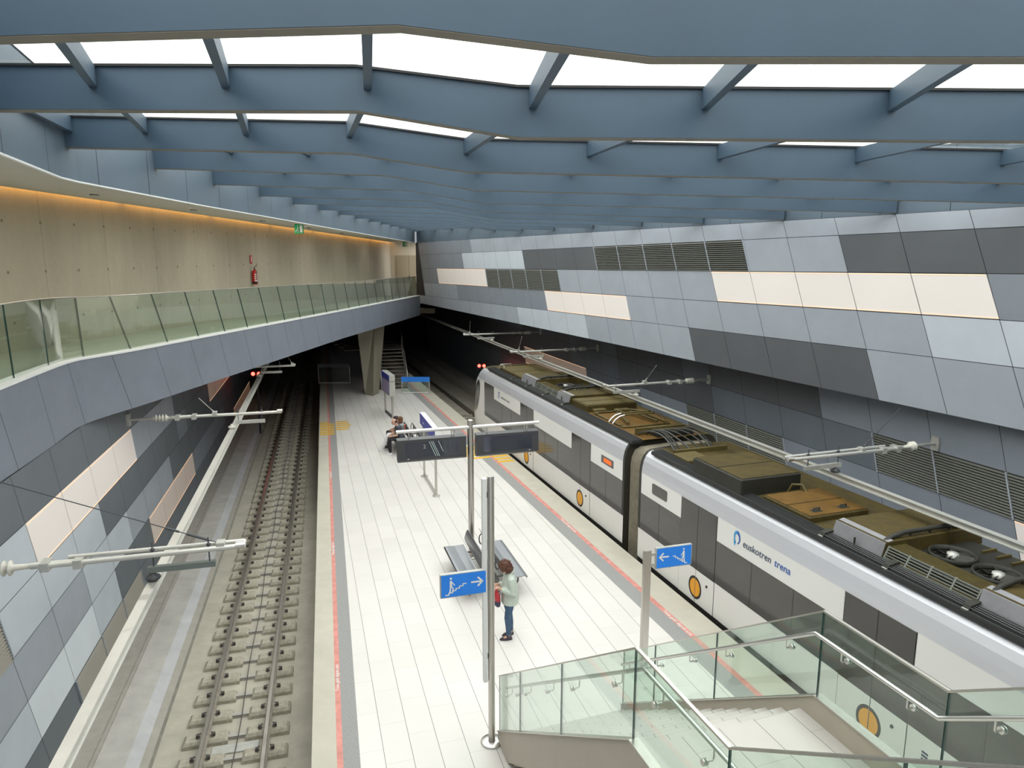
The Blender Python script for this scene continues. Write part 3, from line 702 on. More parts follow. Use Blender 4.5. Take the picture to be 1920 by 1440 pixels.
sg = thing('extinguisher_sign', 'small red and white sign above the red fire extinguisher', 'sign', (ex_x+.02, ex_y, ez+.75))
mb = MB(); mb.box(W0, ex_y-.09, ex_y+.09, ex_x+.005, ex_x+.02, ez+.75, ez+1.05, 0); mb.build('board', 'ext_red', sg)
mb = MB(); mb.box(W0, ex_y-.03, ex_y+.03, ex_x+.02, ex_x+.024, ez+.82, ez+1.0, 0); mb.build('pictogram', 'white_paint', sg)
def exit_sign(x, y, z, lab):
    r = thing('exit_sign', lab, 'sign', (x, y, z)); mb = MB(); mb.box(W0, y, y+.03, x-.14, x+.14, z-.3, z, 0); mb.build('sign_box', 'exit_green', r)
    mb = MB(); f = y-.004; Z = z-.15
    mb.box(W0, f, f+.004, x+.03, x+.11, Z-.11, Z+.11, 0)
    mb.ball((x-.03, f, Z+.09), .02, .004, .02, 8); mb.tube([(x-.03, f, Z+.06), (x-.045, f, Z-.02), (x-.01, f, Z-.06), (x-.02, f, Z-.11)], .012, 6); mb.tube([(x-.045, f, Z-.02), (x-.08, f, Z-.05), (x-.10, f, Z-.09)], .012, 6); mb.tube([(x-.03, f, Z+.05), (x, f, Z+.01)], .01, 6); mb.build('pictogram', 'white_paint', r)
    mb = MB(); mb.cyl((x, y+.015, z), (x, y+.015, z+.25), .008, 6); mb.build('hanger', 'dark_grey', r)
def at_px(px, py, y):
    """point seen in the photo at px, py when it stands y metres ahead"""
    c, s = math.cos(PITCH), math.sin(PITCH); v = py-720; dy = F_PX*c - v*s; t = y/dy; return Vector(((px-960)*t, y, EYE + (-F_PX*s - v*c)*t))
p = at_px(560, 420, 23.0); exit_sign(p.x, p.y, p.z, 'green exit sign hanging below the walkway ceiling edge')
p = at_px(759, 453, 44); exit_sign(p.x, p.y, p.z, 'tiny green exit sign at the far end of the walkway')
# far lobby of the walkway: door leaf with frame and a lever sign
dr = thing('lobby_door', 'beige double door at the far end of the upper walkway', 'door', (-6.6, 46.2, 4.85))
mat('door_beige', (.26, .22, .15), .5)
mb = MB(); mb.box(W0, 46.2, 46.26, -7.4, -6.62, 4.85, 7.3, 0); mb.build('door_leaf', 'door_beige', dr)
mb = MB(); mb.box(W0, 46.2, 46.26, -6.6, -5.85, 4.85, 7.3, 0); mb.build('door_leaf', 'door_beige', dr)
mb = MB(); mb.box(W0, 46.17, 46.2, -6.66, -6.56, 5.8, 6.0, 0); mb.build('handle', 'black', dr)
# ================================================================ TRACKS
def rail(fr, o, s0, s1, label):
    z = RAILZ; r = MB(); prof = [(-.06, z-.13), (.06, z-.13), (.06, z-.115), (.012, z-.095), (.012, z-.04), (.033, z-.028), (.033, z-.003)]
    pr = [(x, y) for x, y in prof] + [(-x, y) for x, y in reversed(prof[1:])]
    r.hexa([fr(s0, o+x, y) for x, y in pr], [fr(s1, o+x, y) for x, y in pr], 0)
    r.box(fr, s0, s1, o-.031, o+.031, z-.003, z, 1); r.center = True
    return tag(r.build('running_rail', ['rail_steel', 'rail_head']), label, 'rail')
rail(TL, -.53, -13, 58, 'left rail of the left-hand track, running into the dark tunnel')
rail(TL, .53, -13, 58, 'right rail of the left-hand track, beside the platform edge')
rail(TR, .1+1.375-.53, -14, 58, 'rail of the right-hand track nearest the platform, mostly under the train')
rail(TR, .1+1.375+.53, -14, 58, 'far rail of the right-hand track, mostly under the train')
def sleeper(fr, o, s, label, group):
    root = thing('track_sleeper', label, 'sleeper', fr(s, o, -1.3), group)
    for e in (-1, 1):
        mb = MB(); c = .53*e
        # twin block with a sloped crown
        def lp(w, l, z, sh=0): return [fr(s-w, o+c-l+sh, z), fr(s+w, o+c-l+sh, z), fr(s+w, o+c+l+sh, z), fr(s-w, o+c+l+sh, z)]
        a, b, t = lp(.15, .385, -1.31), lp(.145, .38, -1.235), lp(.10, .33, -1.184)
        vs = a+b+t; fs = [(8, 11, 10, 9)]
        for kx in range(2):
            for i in range(4): fs.append((kx*4+i, kx*4+(i+1) % 4, (kx+1)*4+(i+1) % 4, (kx+1)*4+i)[::-1])
        mb.add(vs, fs, 0); mb.build('concrete_block', 'sleeper', root)
    mb = MB(); mb.box(fr, s-.045, s+.045, o-.2, o+.2, -1.255, -1.235, 0); mb.box(fr, s-.045, s-.03, o-.2, o+.2, -1.30, -1.24, 0); mb.build('tie_bar', 'tie_steel', root)
    for e in (-.53, .53):
        for q in (-.135, .135):
            mb = MB(); x = o+e+q; sgn = 1 if q > 0 else -1
            mb.tube([fr(s-.05, x, -1.15), fr(s-.055, x-sgn*.045, -1.145), fr(s, x-sgn*.02, -1.13), fr(s+.055, x-sgn*.045, -1.145), fr(s+.05, x, -1.15)], .011, 6); mb.box(fr, s-.03, s+.03, x-.025, x+.025, -1.19, -1.125, 0); mb.build('rail_clip', 'clip', root)
    return root
G1 = 'twin-block sleepers of the left track'
s0 = sleeper(TL, 0, -.12, 'nearest twin-block concrete sleeper of the left track, at the bottom edge of the photo', G1)
for k in range(1, 62):
    dup(s0, TL.d*(.627*k), f"{nth(k)} twin-block concrete sleeper of the left track, counted from the bottom of the photo")
G2 = 'sleepers of the right track'
s1 = sleeper(TR, 1.475, 16.5, 'first uncovered sleeper of the right track, beside the train nose', G2)
for k in range(1, 14): dup(s1, TR.d*(.7*k), f"{nth(k)} sleeper of the right track beyond the train nose, in the dark")
mb = MB(); pts = []
for k in range(140): s_ = -3+k*.35; pts.append(TL(s_, .02*math.sin(s_*1.3)+.015*math.sin(s_*.47), -1.221+.004*math.sin(s_*3)))
mb.tube(pts, .009, 5); mb.center = True
tag(mb.build('track_cable', 'clip'), 'thin dark cable lying along the middle of the left track', 'cable')
bx = MB(); bx.bbox(TL, .70, .93, -.40, .40, -1.30, -1.265, .008, 0); bx.center = True
tag(bx.build('cable_trough', 'galv'), 'flat grey metal plate across the left track between two near sleepers', 'plate')
# ================================================================ OVERHEAD CONDUCTOR RAILS
def conductor(fr, o, s0, s1, z, label):
    prof = [(-.055, z), (-.055, z+.012), (-.018, z+.02), (-.018, z+.085), (-.05, z+.095), (-.05, z+.11), (.05, z+.11), (.05, z+.095), (.018, z+.085), (.018, z+.02), (.055, z+.012), (.055, z)]
    mb = MB(); mb.hexa([fr(s0, o+x*1.15, y) for x, y in prof], [fr(s1, o+x*1.15, y) for x, y in prof], 0); mb.center = True
    return tag(mb.build('conductor_rail', 'aluminium'), label, 'conductor rail')
CZ = 3.21
conductor(TL, -.36, -9, 44, CZ, 'pale overhead conductor rail above the left track')
conductor(TR, 1.8, -14, 44, CZ, 'pale overhead conductor rail above the train on the right track')
mat('insulator', (.62, .60, .54), .35)
def cantilever(fr, s, o_rail, o_wall, o_tip, z, wall_z, label, double=True, stay=None):
    """support arm from the wall across the track with hangers that carry the conductor rail"""
    side = 1 if o_tip > o_wall else -1
    root = thing('catenary_cantilever', label, 'cantilever', fr(s, o_wall, z), 'support arms of the overhead conductor rails')
    P = lambda o, dz=0, ds=0: fr(s+ds, o, z+dz)
    mb = MB()
    if double:
        mb.tube([P(o_wall+side*.98, .0, -.045), P(o_tip, .02, -.05)], .034, 10); mb.tube([P(o_wall+side*1.25, .05, .05), P(o_tip, .05, .05)], .027, 10)
    else: mb.tube([P(o_wall+side*.8), P(o_tip)], .036, 10)
    mb.tube([P(o_wall+side*.85), P(o_wall+side*1.35)], .042, 10); mb.build('arm_tube', 'aluminium', root)
    mb = MB(); pr = [(.03, 0), (.045, .02), (.04, .05)]
    for q in range(2 if double else 4): pr += [(.04, .06+q*.07), (.085 if not double else .095, .08+q*.07), (.085 if not double else .095, .09+q*.07), (.04, .11+q*.07)]
    pr += [(.03, .40)]; mb.lathe(pr, P(o_wall+side*.48), 16, axis=fr.n*side); mb.build('insulator', 'insulator', root)
    mb = MB(); mb.box(fr, s-.09, s+.09, min(o_wall-side*.05, o_wall+side*.01), max(o_wall-side*.05, o_wall+side*.01), z-.14, z+.14, 0); mb.tube([P(o_wall), P(o_wall+side*.5)], .032, 10); mb.build('wall_bracket', 'galv', root)
    for q in (1.02, 1.38):
        mb = MB(); mb.box(fr, s-.10, s+.10, o_wall+side*q-.05, o_wall+side*q+.05, z-.06, z+.05, 0); mb.build('tube_clamp', 'galv', root)
    # hanger bar under the arm
    h0, h1 = (o_rail+(.02 if double else .15), o_rail+.68) if side > 0 else (o_rail-.65, o_rail+.05)
    for q in (h0, h1):
        mb = MB(); mb.cyl(P(q, -.24), P(q, .16), .009, 8); mb.lathe([(.02, .05), (.028, .05), (.028, .075), (.009, .085)], P(q, 0), 8); mb.build('hanger_rod', 'dark_grey', root)
    mb = MB(); mb.box(fr, s-.035, s+.035, h0-.07, h1+.07, z-.235, z-.16, 0); mat('hanger_green', (.14, .165, .155), .5); mb.build('hanger_bar', 'hanger_green' if double and side > 0 else 'galv', root)
    mb = MB(); mb.lathe([(.0001, 0), (.075, .005), (.095, .03), (.08, .055), (.04, .07), (.03, z-.235-CZ-.112), (.0001, z-.235-CZ-.112)], fr(s, o_rail, CZ+.112), 16); mb.build('rail_insulator', 'insulator' if not double else 'dark_grey', root)
    # stay wire up to the wall
    e = o_tip-side*.28 if stay is None else stay[0]
    mb = MB(); tgt = fr(s+.05, o_wall, wall_z) if stay is None else fr(s+stay[1], stay[2], wall_z); src = P(e, .06); v = tgt-src
    mb.tube([src, tgt], .007, 6); mb.tube([src+v*.05, src+v*.13], .018, 8); mb.tube([src+v*.16, src+v*.21], .016, 8); mb.build('stay_wire', 'dark_grey' if double else 'galv', root)
    mb = MB(); mb.box(fr, s-.07, s+.07, e-.05, e+.05, z-.02, z+.09, 0); mb.build('wire_clamp', 'galv', root)
    for ds in ((-.05, .05) if double else (0,)):
        mb = MB(); mb.tube([P(o_tip-side*.10, .03, ds), P(o_tip+side*.02, .03, ds)], .038, 10); mb.build('end_cap', 'steel_bright', root)
    return root
cz = 3.66
cantilever(TL, -2.05, -.36, -2.55, .75, cz, 5.0, 'nearest support arm over the left track, with double tubes and a diagonal stay wire')
cantilever(TL, 6.2, -.36, -2.55, .78, cz, 4.08, 'second support arm over the left track, below the walkway edge', False, (-.72, .05, -1.05))
cantilever(TL, 13.65, -.36, -2.55, .82, cz, 4.0, 'third support arm over the left track, in shadow under the walkway', False, (.74, .5, .5))
cantilever(TL, 21.2, -.36, -2.55, .8, cz, 3.85, 'fourth support arm over the left track, deep in the dark', False, (.6, .5, .4))
cantilever(TR, -.6, 1.8, 4.27, .66, cz, 4.4, 'nearest support arm over the train, reaching from the right wall', True, (2.4, .2, 3.5))
cantilever(TR, 7.2, 1.8, 4.27, .75, cz, 4.4, 'second support arm over the train, above the rear car roof', False, (2.08, -1.2, 1.75))
cantilever(TR, 14.9, 1.8, 4.27, .55, cz, 4.4, 'third support arm over the right track, near the train nose', False, (.88, -1.2, .6))
cantilever(TR, 21.3, 1.8, 4.27, .4, cz, 4.4, 'fourth support arm over the right track, in the dark', False, (.7, -1.2, .4))
# ================================================================ SIGNALS
emis('signal_red', (1.0, .03, .02), 14)
def signal(px, py, y, label, base):
    p = at_px(px, py, y); r = thing('railway_signal', label, 'signal', (p.x, p.y, base)); mb = MB(); mb.box(W0, y, y+.18, p.x-.28, p.x+.28, p.z-.17, p.z+.17, 0); mb.build('signal_head', 'black', r)
    mb = MB(); mb.cyl((p.x, y+.09, base), (p.x, y+.09, p.z-.17), .05, 10); mb.build('post', 'dark_grey', r)
    for e in (-.14, .14): mb = MB(); mb.lathe([(.0001, 0), (.085, 0), (.09, .02), (.0001, .02)], (p.x+e, y-.022, p.z), 16, axis=(0, 1, 0)); mb.build('red_lamp', 'signal_red', r)
signal(480, 701, 33.5, 'two red signal lamps beside the left track in the dark tunnel', -1.3)
signal(903, 686, 40.5, 'two red signal lamps beyond the nose of the train', -1.3)
# ================================================================ TRAIN
mat('train_white', (.76, .755, .74), .28, spec=.6); mat('train_silver', (.66, .67, .72), .42, .45); mat('train_glass', (.045, .042, .038), .08, spec=.75)
mat('door_glass', (.035, .033, .030), .10, spec=.7); mat('train_orange', (.82, .36, .01), .4); mat('rubber', (.028, .027, .024), .7)
mat('roof_dust', (.056, .038, .003), .75, noise=.35, nscale=4); mat('roof_rust', (.125, .060, .002), .75, noise=.3, nscale=5); mat('roof_black', (.022, .021, .016), .6, noise=.25, nscale=6)
mat('duct_black', (.020, .021, .022), .5); mat('duct_rib', (.05, .053, .055), .4); mat('shroud_grey', (.36, .36, .385), .35, .5, noise=.12, nscale=3)
mat('bellows', (.30, .265, .20), .7, noise=.2, nscale=8); mat('bellows_dark', (.035, .03, .02), .8); mat('hose', (.025, .025, .024), .65); mat('frame_dust', (.10, .075, .02), .6, noise=.2, nscale=8)
mat('logo_blue', (.01, .10, .42), .4); mat('logo_cyan', (.03, .35, .68), .4); mat('logo_dark', (.035, .06, .12), .4); emis('dest_led', (1.0, .13, .01), .55)
TRN = TR.off(0, .12)            # o = 0 is the platform-side skin of the train
TW = 2.75
SEC = [(.10, -.98), (.07, -.55), (0, .02), (0, .77), (0, 1.68), (.0, 2.19), (.012, 2.33), (.045, 2.48), (.10, 2.60), (.17, 2.68), (.27, 2.73), (.8, 2.76)]
train = thing('train', 'long white and silver commuter train with dark windows standing at the right platform', 'train', TRN(0, TW/2, RAILZ))
def shell(s0, s1, seg_list, mats_, name, parent, inset=0):
    """side-to-side skin built from the section between the given section indices, both flanks"""
    mb = MB()
    for (i0, i1, mi) in seg_list:
        for i in range(i0, i1):
            a, b = SEC[i], SEC[i+1]
            mb.add([TRN(s0, a[0]-inset, a[1]), TRN(s1, a[0]-inset, a[1]), TRN(s1, b[0]-inset, b[1]), TRN(s0, b[0]-inset, b[1])], [(0, 1, 2, 3)], mi, 5 <= i)
            mb.add([TRN(s0, TW-a[0]+inset, a[1]), TRN(s0, TW-b[0]+inset, b[1]), TRN(s1, TW-b[0]+inset, b[1]), TRN(s1, TW-a[0]+inset, a[1])], [(0, 1, 2, 3)], mi, 5 <= i)
    return mb
def endcap(mb, s, mi=0, rev=False):
    loop = [TRN(s, o, z) for o, z in SEC] + [TRN(s, TW-o, z) for o, z in reversed(SEC)]
    mb.add(loop if rev else loop[::-1], [tuple(range(len(loop)))], mi)
def panel(mb, s0, s1, z0, z1, o=-.004, t=.012, mi=0, r=0):
    """flat plate on the platform flank with optional rounded corners"""
    if r:
        P = []
        for cx, cz_, a0 in ((s1-r, z1-r, 0), (s0+r, z1-r, 90), (s0+r, z0+r, 180), (s1-r, z0+r, 270)):
            for k in range(5): a = math.radians(a0+k*22.5); P.append((cx+r*math.cos(a), cz_+r*math.sin(a)))
    else: P = [(s1, z1), (s0, z1), (s0, z0), (s1, z0)]
    mb.hexa([TRN(s, o+t, z) for s, z in P], [TRN(s, o, z) for s, z in P], mi)
def make_car(s0, s1, doors, windows, label):
    mb = shell(s0, s1, [(0, 2, 1), (2, 5, 0), (10, 11, 2)], None, None, None)
    a = SEC[11]; mb.quad(TRN(s0, a[0], a[1]), TRN(s1, a[0], a[1]), TRN(s1, TW-a[0], a[1]), TRN(s0, TW-a[0], a[1]), 2)
    endcap(mb, s0, 3, True); endcap(mb, s1, 3)
    body = mb.build('car_body', ['train_white', 'rubber', 'roof_dust', 'bellows_dark'], train); body['label'] = label
    mb = shell(s0, s1, [(5, 10, 0)], None, None, None); sh = mb.build('roof_shoulder', 'train_silver', body); sh['label'] = 'silver curved roof shoulder'
    for (w0, w1, z0, z1) in windows:
        mb = MB(); panel(mb, w0, w1, z0, z1, -.003, .01); n = max(1, round((w1-w0)/1.15))
        for k in range(1, n): q = w0+(w1-w0)*k/n; panel(mb, q-.006, q+.006, z0, z1, -.0045, .004, 1)
        mb.build('window_band', ['train_glass', 'rubber'], body)
    for c in doors:
        mb = MB(); h = .655
        for e in (-1, 1):
            x0, x1 = (c-h, c-.008) if e < 0 else (c+.008, c+h)
            panel(mb, x0, x1, .02, .765, -.008, .02, 0); panel(mb, x0, x1, .765, 2.185, -.009, .02, 1)
        panel(mb, c-.008, c+.008, .02, 2.185, -.005, .02, 2)
        for x in (c-h-.012, c+h): panel(mb, x, x+.012, .01, 2.19, -.003, .02, 2)
        panel(mb, c-h, c+h, .0, .02, -.003, .02, 2)
        # round two-part push emblem
        for e in (-1, 1):
            for rr, oo, mi in ((.24, -.0100, 2), (.185, -.0115, 3)):
                P = [(c+e*(.010 + (rr-.010)*math.sin(t)), .355 + 1.0*rr*1.05*math.cos(t)) for t in [math.pi*k/14 for k in range(15)]]
                P = P if e < 0 else P[::-1]
                mb.hexa([TRN(s, -.004, z) for s, z in P], [TRN(s, oo, z) for s, z in P], mi)
        mb.ball(TRN(c-.42, -.008, .56), .03, .03, .03, 10, 2)
        mb.build('door', ['train_white', 'door_glass', 'rubber', 'train_orange'], body)
    return body
car2 = make_car(-11.0, 3.82, [1.29, -3.42, -8.1], [(1.945, 3.78, .77, 1.68), (-2.765, .635, .77, 1.68), (-7.44, -4.08, .77, 1.68), (-11, -8.76, .77, 1.68)], 'nearer car body, white with dark window bands')
car1 = make_car(4.62, 17.1, [7.28, 11.85], [(4.66, 6.62, .77, 1.68), (7.94, 11.19, .77, 1.68), (12.51, 15.66, .77, 1.70), (15.66, 16.98, .77, 2.185)], 'rear car body, white with dark window bands')
# gangway ends: dark corner posts of both cars
for s_, e in ((3.79, 1), (4.65, -1)):
    mb = MB(); P = [(.0, .77), (.0, 2.2), (.012, 2.33), (.045, 2.48), (.10, 2.60), (.17, 2.68), (.27, 2.73), (.8, 2.77)]
    for a, b in zip(P, P[1:]): mb.hexa([TRN(s_-.05, a[0]-.005, a[1]), TRN(s_+.05, a[0]-.005, a[1]), TRN(s_+.05, a[0]+.03, a[1]), TRN(s_-.05, a[0]+.03, a[1])], [TRN(s_-.05, b[0]-.005, b[1]), TRN(s_+.05, b[0]-.005, b[1]), TRN(s_+.05, b[0]+.03, b[1]), TRN(s_-.05, b[0]+.03, b[1])], 0)
    mb.build('corner_post', 'rubber', train)
mb = MB(); BP = [(.16, -.9), (.14, 0), (.14, 2.15), (.17, 2.36), (.25, 2.52), (.40, 2.60), (1.375, 2.63)]
loop_h = BP + [(TW-o, z) for o, z in reversed(BP[:-1])]
nfold = 13
for k in range(nfold):
    s_ = 3.84+.74*k/nfold; d1 = .74/nfold
    for j in range(len(loop_h)-1):
        a, b = loop_h[j], loop_h[j+1]
        def inn(p, q): cx = TW/2; return (p[0]+(cx-p[0])*q, p[1]-(q*.9 if p[1] > 2.2 else 0)*.6)
        a2, b2 = inn(a, .05), inn(b, .05)
        mb.quad(TRN(s_, *a2), TRN(s_+d1*.3, *a), TRN(s_+d1*.3, *b), TRN(s_, *b2), 0); mb.quad(TRN(s_+d1*.3, *a), TRN(s_+d1*.6, *a), TRN(s_+d1*.6, *b), TRN(s_+d1*.3, *b), 0); mb.quad(TRN(s_+d1*.6, *a), TRN(s_+d1, *a2), TRN(s_+d1, *b2), TRN(s_+d1*.6, *b), 1)  # fold shade put into the colour: faces into the valleys are darker
mb.build('gangway_bellows', ['bellows', 'bellows_dark'], train)
mb = MB(); mb.box(TRN, 3.8, 4.64, .28, TW-.28, -.9, 2.5, 0); mb.build('gangway_core', 'bellows_dark', train)
# nose of the rear car
def nose_len(z): return max(.45, 2.5-.35*max(0, z-.6)**1.3-1.1*max(0, z-2.0))
def nose_pt(a, o, z):
    L = nose_len(z); return TRN(17.1+L*math.sin(a)**.5, o+(TW/2-o)*(1-math.cos(a)**.5), z - (max(0, z-1.9)*.45*(1-math.cos(a)**.5)))
mb = MB(); NA = 14; prof = [(o, z) for o, z in SEC]
fine = []
for (o0, z0), (o1, z1) in zip(prof, prof[1:]):
    n = 4 if z1-z0 > .4 else 1
    for k in range(n): fine.append((o0+(o1-o0)*k/n, z0+(z1-z0)*k/n))
fine.append(prof[-1]); fine.append((TW/2, 2.77))
for sgn in (0, 1):
    f = (lambda a, o, z: nose_pt(a, o, z)) if sgn == 0 else (lambda a, o, z: nose_pt(a, o, z) + TRN.n*2*(TW/2-((nose_pt(a, o, z)-TRN(0, 0, 0)).dot(TRN.n))))
    for i in range(NA):
        a0, a1 = math.pi/2*i/NA, math.pi/2*(i+1)/NA
        for (o0, z0), (o1, z1) in zip(fine, fine[1:]):
            mi = 0 if z1 <= 2.2 else (1 if z1 < 2.72 else 2)
            q = [f(a0, o0, z0), f(a1, o0, z0), f(a1, o1, z1), f(a0, o1, z1)]; mb.add(q if sgn == 0 else q[::-1], [(0, 1, 2, 3)], mi, True)
nose = mb.build('train_nose', ['train_white', 'train_silver', 'roof_dust'], car1)
mb = MB(); c0, c1 = [], []
for k in range(28):
    t = 2*math.pi*k/28; c0.append((math.cos(t), math.sin(t)))
def oval_pt(u, v):
    z = 1.38+.75*v; L = nose_len(z); ds = 1.08-.36*v+.42*u; q = min(.985, ds/L); return nose_pt(math.asin(q*q), 0, z)-TRN.n*.012+TRN.d*.004
vs = []
for q in (1.0, .66, .33):
    for a, z in c0: vs.append(oval_pt(a*q, z*q))
vs.append(oval_pt(0, 0)); fs = []
for r in range(2):
    for k in range(28): fs.append((r*28+k, r*28+(k+1) % 28, (r+1)*28+(k+1) % 28, (r+1)*28+k))
for k in range(28): fs.append((56+k, 56+(k+1) % 28, 84))
mb.add(vs, fs, 0, True); mb.build('oval_window', 'train_glass', nose)
# markings: destination displays, swirl emblem and lettering on the white band
for c, par in ((5.58, car1),):
    mb = MB(); panel(mb, c-.36, c+.36, 1.84, 2.05, -.006, .012, 0, .02); d_ = mb.build('destination_display', 'train_glass', par)
    mb = MB(); panel(mb, c-.24, c+.2, 1.89, 2.0, -.009, .004, 0); mb.build('display_text', 'dest_led', d_)
mb = MB(); panel(mb, 2.55, 3.22, 1.83, 2.09, -.006, .012, 0, .05); mb.build('destination_display', 'train_glass', car2)
def emblem(c, z, r, par, m1='logo_blue', m2='logo_cyan'):
    mb = MB(); n = 22
    for k in range(n):
        a0 = math.radians(-75+k*330/n); a1 = math.radians(-75+(k+1)*330/n)
        f = lambda a, q: TRN(c-q*r*.74*math.cos(a), -.004, z+q*r*math.sin(a))
        w0 = 1.0-.48*(.35+.65*math.sin(math.pi*k/n)); w1 = 1.0-.48*(.35+.65*math.sin(math.pi*(k+1)/n))
        q = [f(a0, w0), f(a0, 1), f(a1, 1), f(a1, w1)]; mb.hexa(q, [p+TRN.n*-.003 for p in q], 0 if k < 11 else 1)
    q = [TRN(c+.30*r, -.004, z-.62*r), TRN(c+.72*r, -.004, z-.45*r), TRN(c+.62*r, -.004, z-1.3*r), TRN(c+.44*r, -.004, z-1.42*r)]; mb.hexa(q, [p+TRN.n*-.003 for p in q], 1)
    mb.build('swirl_emblem', [m1, m2], par)
emblem(-.02, 2.0, .135, car2)
text_mesh('euskotren', TRN(-.20, -.006, 1.89), -TRN.d, Vector((0, 0, 1)), .20, 'lettering', 'logo_dark', car2, shear=.12)
text_mesh('trena', TRN(-1.10, -.006, 1.89), -TRN.d, Vector((0, 0, 1)), .20, 'lettering', 'logo_blue', car2, shear=.12)
emblem(15.0, 2.0, .12, car1, 'logo_dark', 'logo_blue')
text_mesh('euskotren trena', TRN(14.75, -.006, 1.9), -TRN.d, Vector((0, 0, 1)), .16, 'lettering', 'shroud_grey', car1, shear=.12)
for c, z in ((2.35, .35), (-4.4, .40)):
    mb = MB(); 
    for k in range(3): panel(mb, c-.05, c+.05, z+k*.055, z+k*.055+.03, -.004, .004, 0)
    mb.build('door_pictogram', 'logo_dark', car2)
# ---- roof equipment
def duct(s0, s1, par):
    mb = MB(); mb.box(TRN, s0, s1, .10, .40, 2.70, 2.765, 0)
    for k in range(6): o = .115+k*.05; mb.box(TRN, s0, s1, o, o+.016, 2.765, 2.795+.004*k, 1)
    mb.build('cable_duct', ['duct_black', 'duct_rib'], par)
duct(-11, 3.5, car2); duct(4.45, 16.8, car1)
def tray(s0, s1, z, par):
    """open tray of parallel rods on brackets along the duct"""
    mb = MB()
    for k in range(4): mb.cyl(TRN(s0, .17+k*.045, z+k*.006), TRN(s1, .17+k*.045, z+k*.006), .011, 6)
    mb.build('rod_tray', 'duct_rib', par)
    n = max(2, int((s1-s0)/1.32)+1)
    for k in range(n):
        s_ = s0+.05+(s1-s0-.1)*k/(n-1); mb = MB(); mb.hexa([TRN(s_-.05, .12, 2.76), TRN(s_+.05, .12, 2.76), TRN(s_+.05, .42, 2.76), TRN(s_-.05, .42, 2.76)], [TRN(s_-.05, .17, z+.03), TRN(s_+.05, .17, z+.03), TRN(s_+.05, .36, z+.06), TRN(s_-.05, .36, z+.06)], 0)
        mb.box(TRN, s_-.045, s_+.045, .115, .165, 2.765, 2.80, 1); mb.build('tray_bracket', ['roof_black', 'galv'], par)
tray(-8.6, -1.95, 2.82, car2); tray(9.0, 14.0, 2.80, car1)
def box_unit(s0, s1, o0, o1, z1, m, name, par, lidm=None):
    mb = MB(); mb.bbox(TRN, s0, s1, o0, o1, 2.74, z1, .02, 0)
    if lidm:
        mb.box(TRN, s0+.04, s1-.04, o0+.04, o1-.04, z1, z1+.012, 1); mb.box(TRN, (s0+s1)/2-.006, (s0+s1)/2+.006, o0+.03, o1-.03, z1+.012, z1+.02, 0)
    return mb.build(name, [m, lidm] if lidm else [m], par)
box_unit(.12, 1.78, .12, 1.55, 3.10, 'roof_black', 'resistor_box', car2, 'roof_dust')
h_ = box_unit(-1.42, -.16, .42, 1.75, 2.86, 'roof_dust', 'roof_hatch', car2, 'roof_rust')
for o in (.75, 1.35):
    mb = MB(); mb.tube([TRN(-1.2, o-.07, 2.87), TRN(-1.2, o-.07, 2.92), TRN(-1.2, o+.07, 2.92), TRN(-1.2, o+.07, 2.87)], .012, 6); mb.bbox(TRN, -1.26, -1.14, o-.10, o+.10, 2.865, 2.88, .004); mb.build('hatch_handle', 'roof_black', h_)
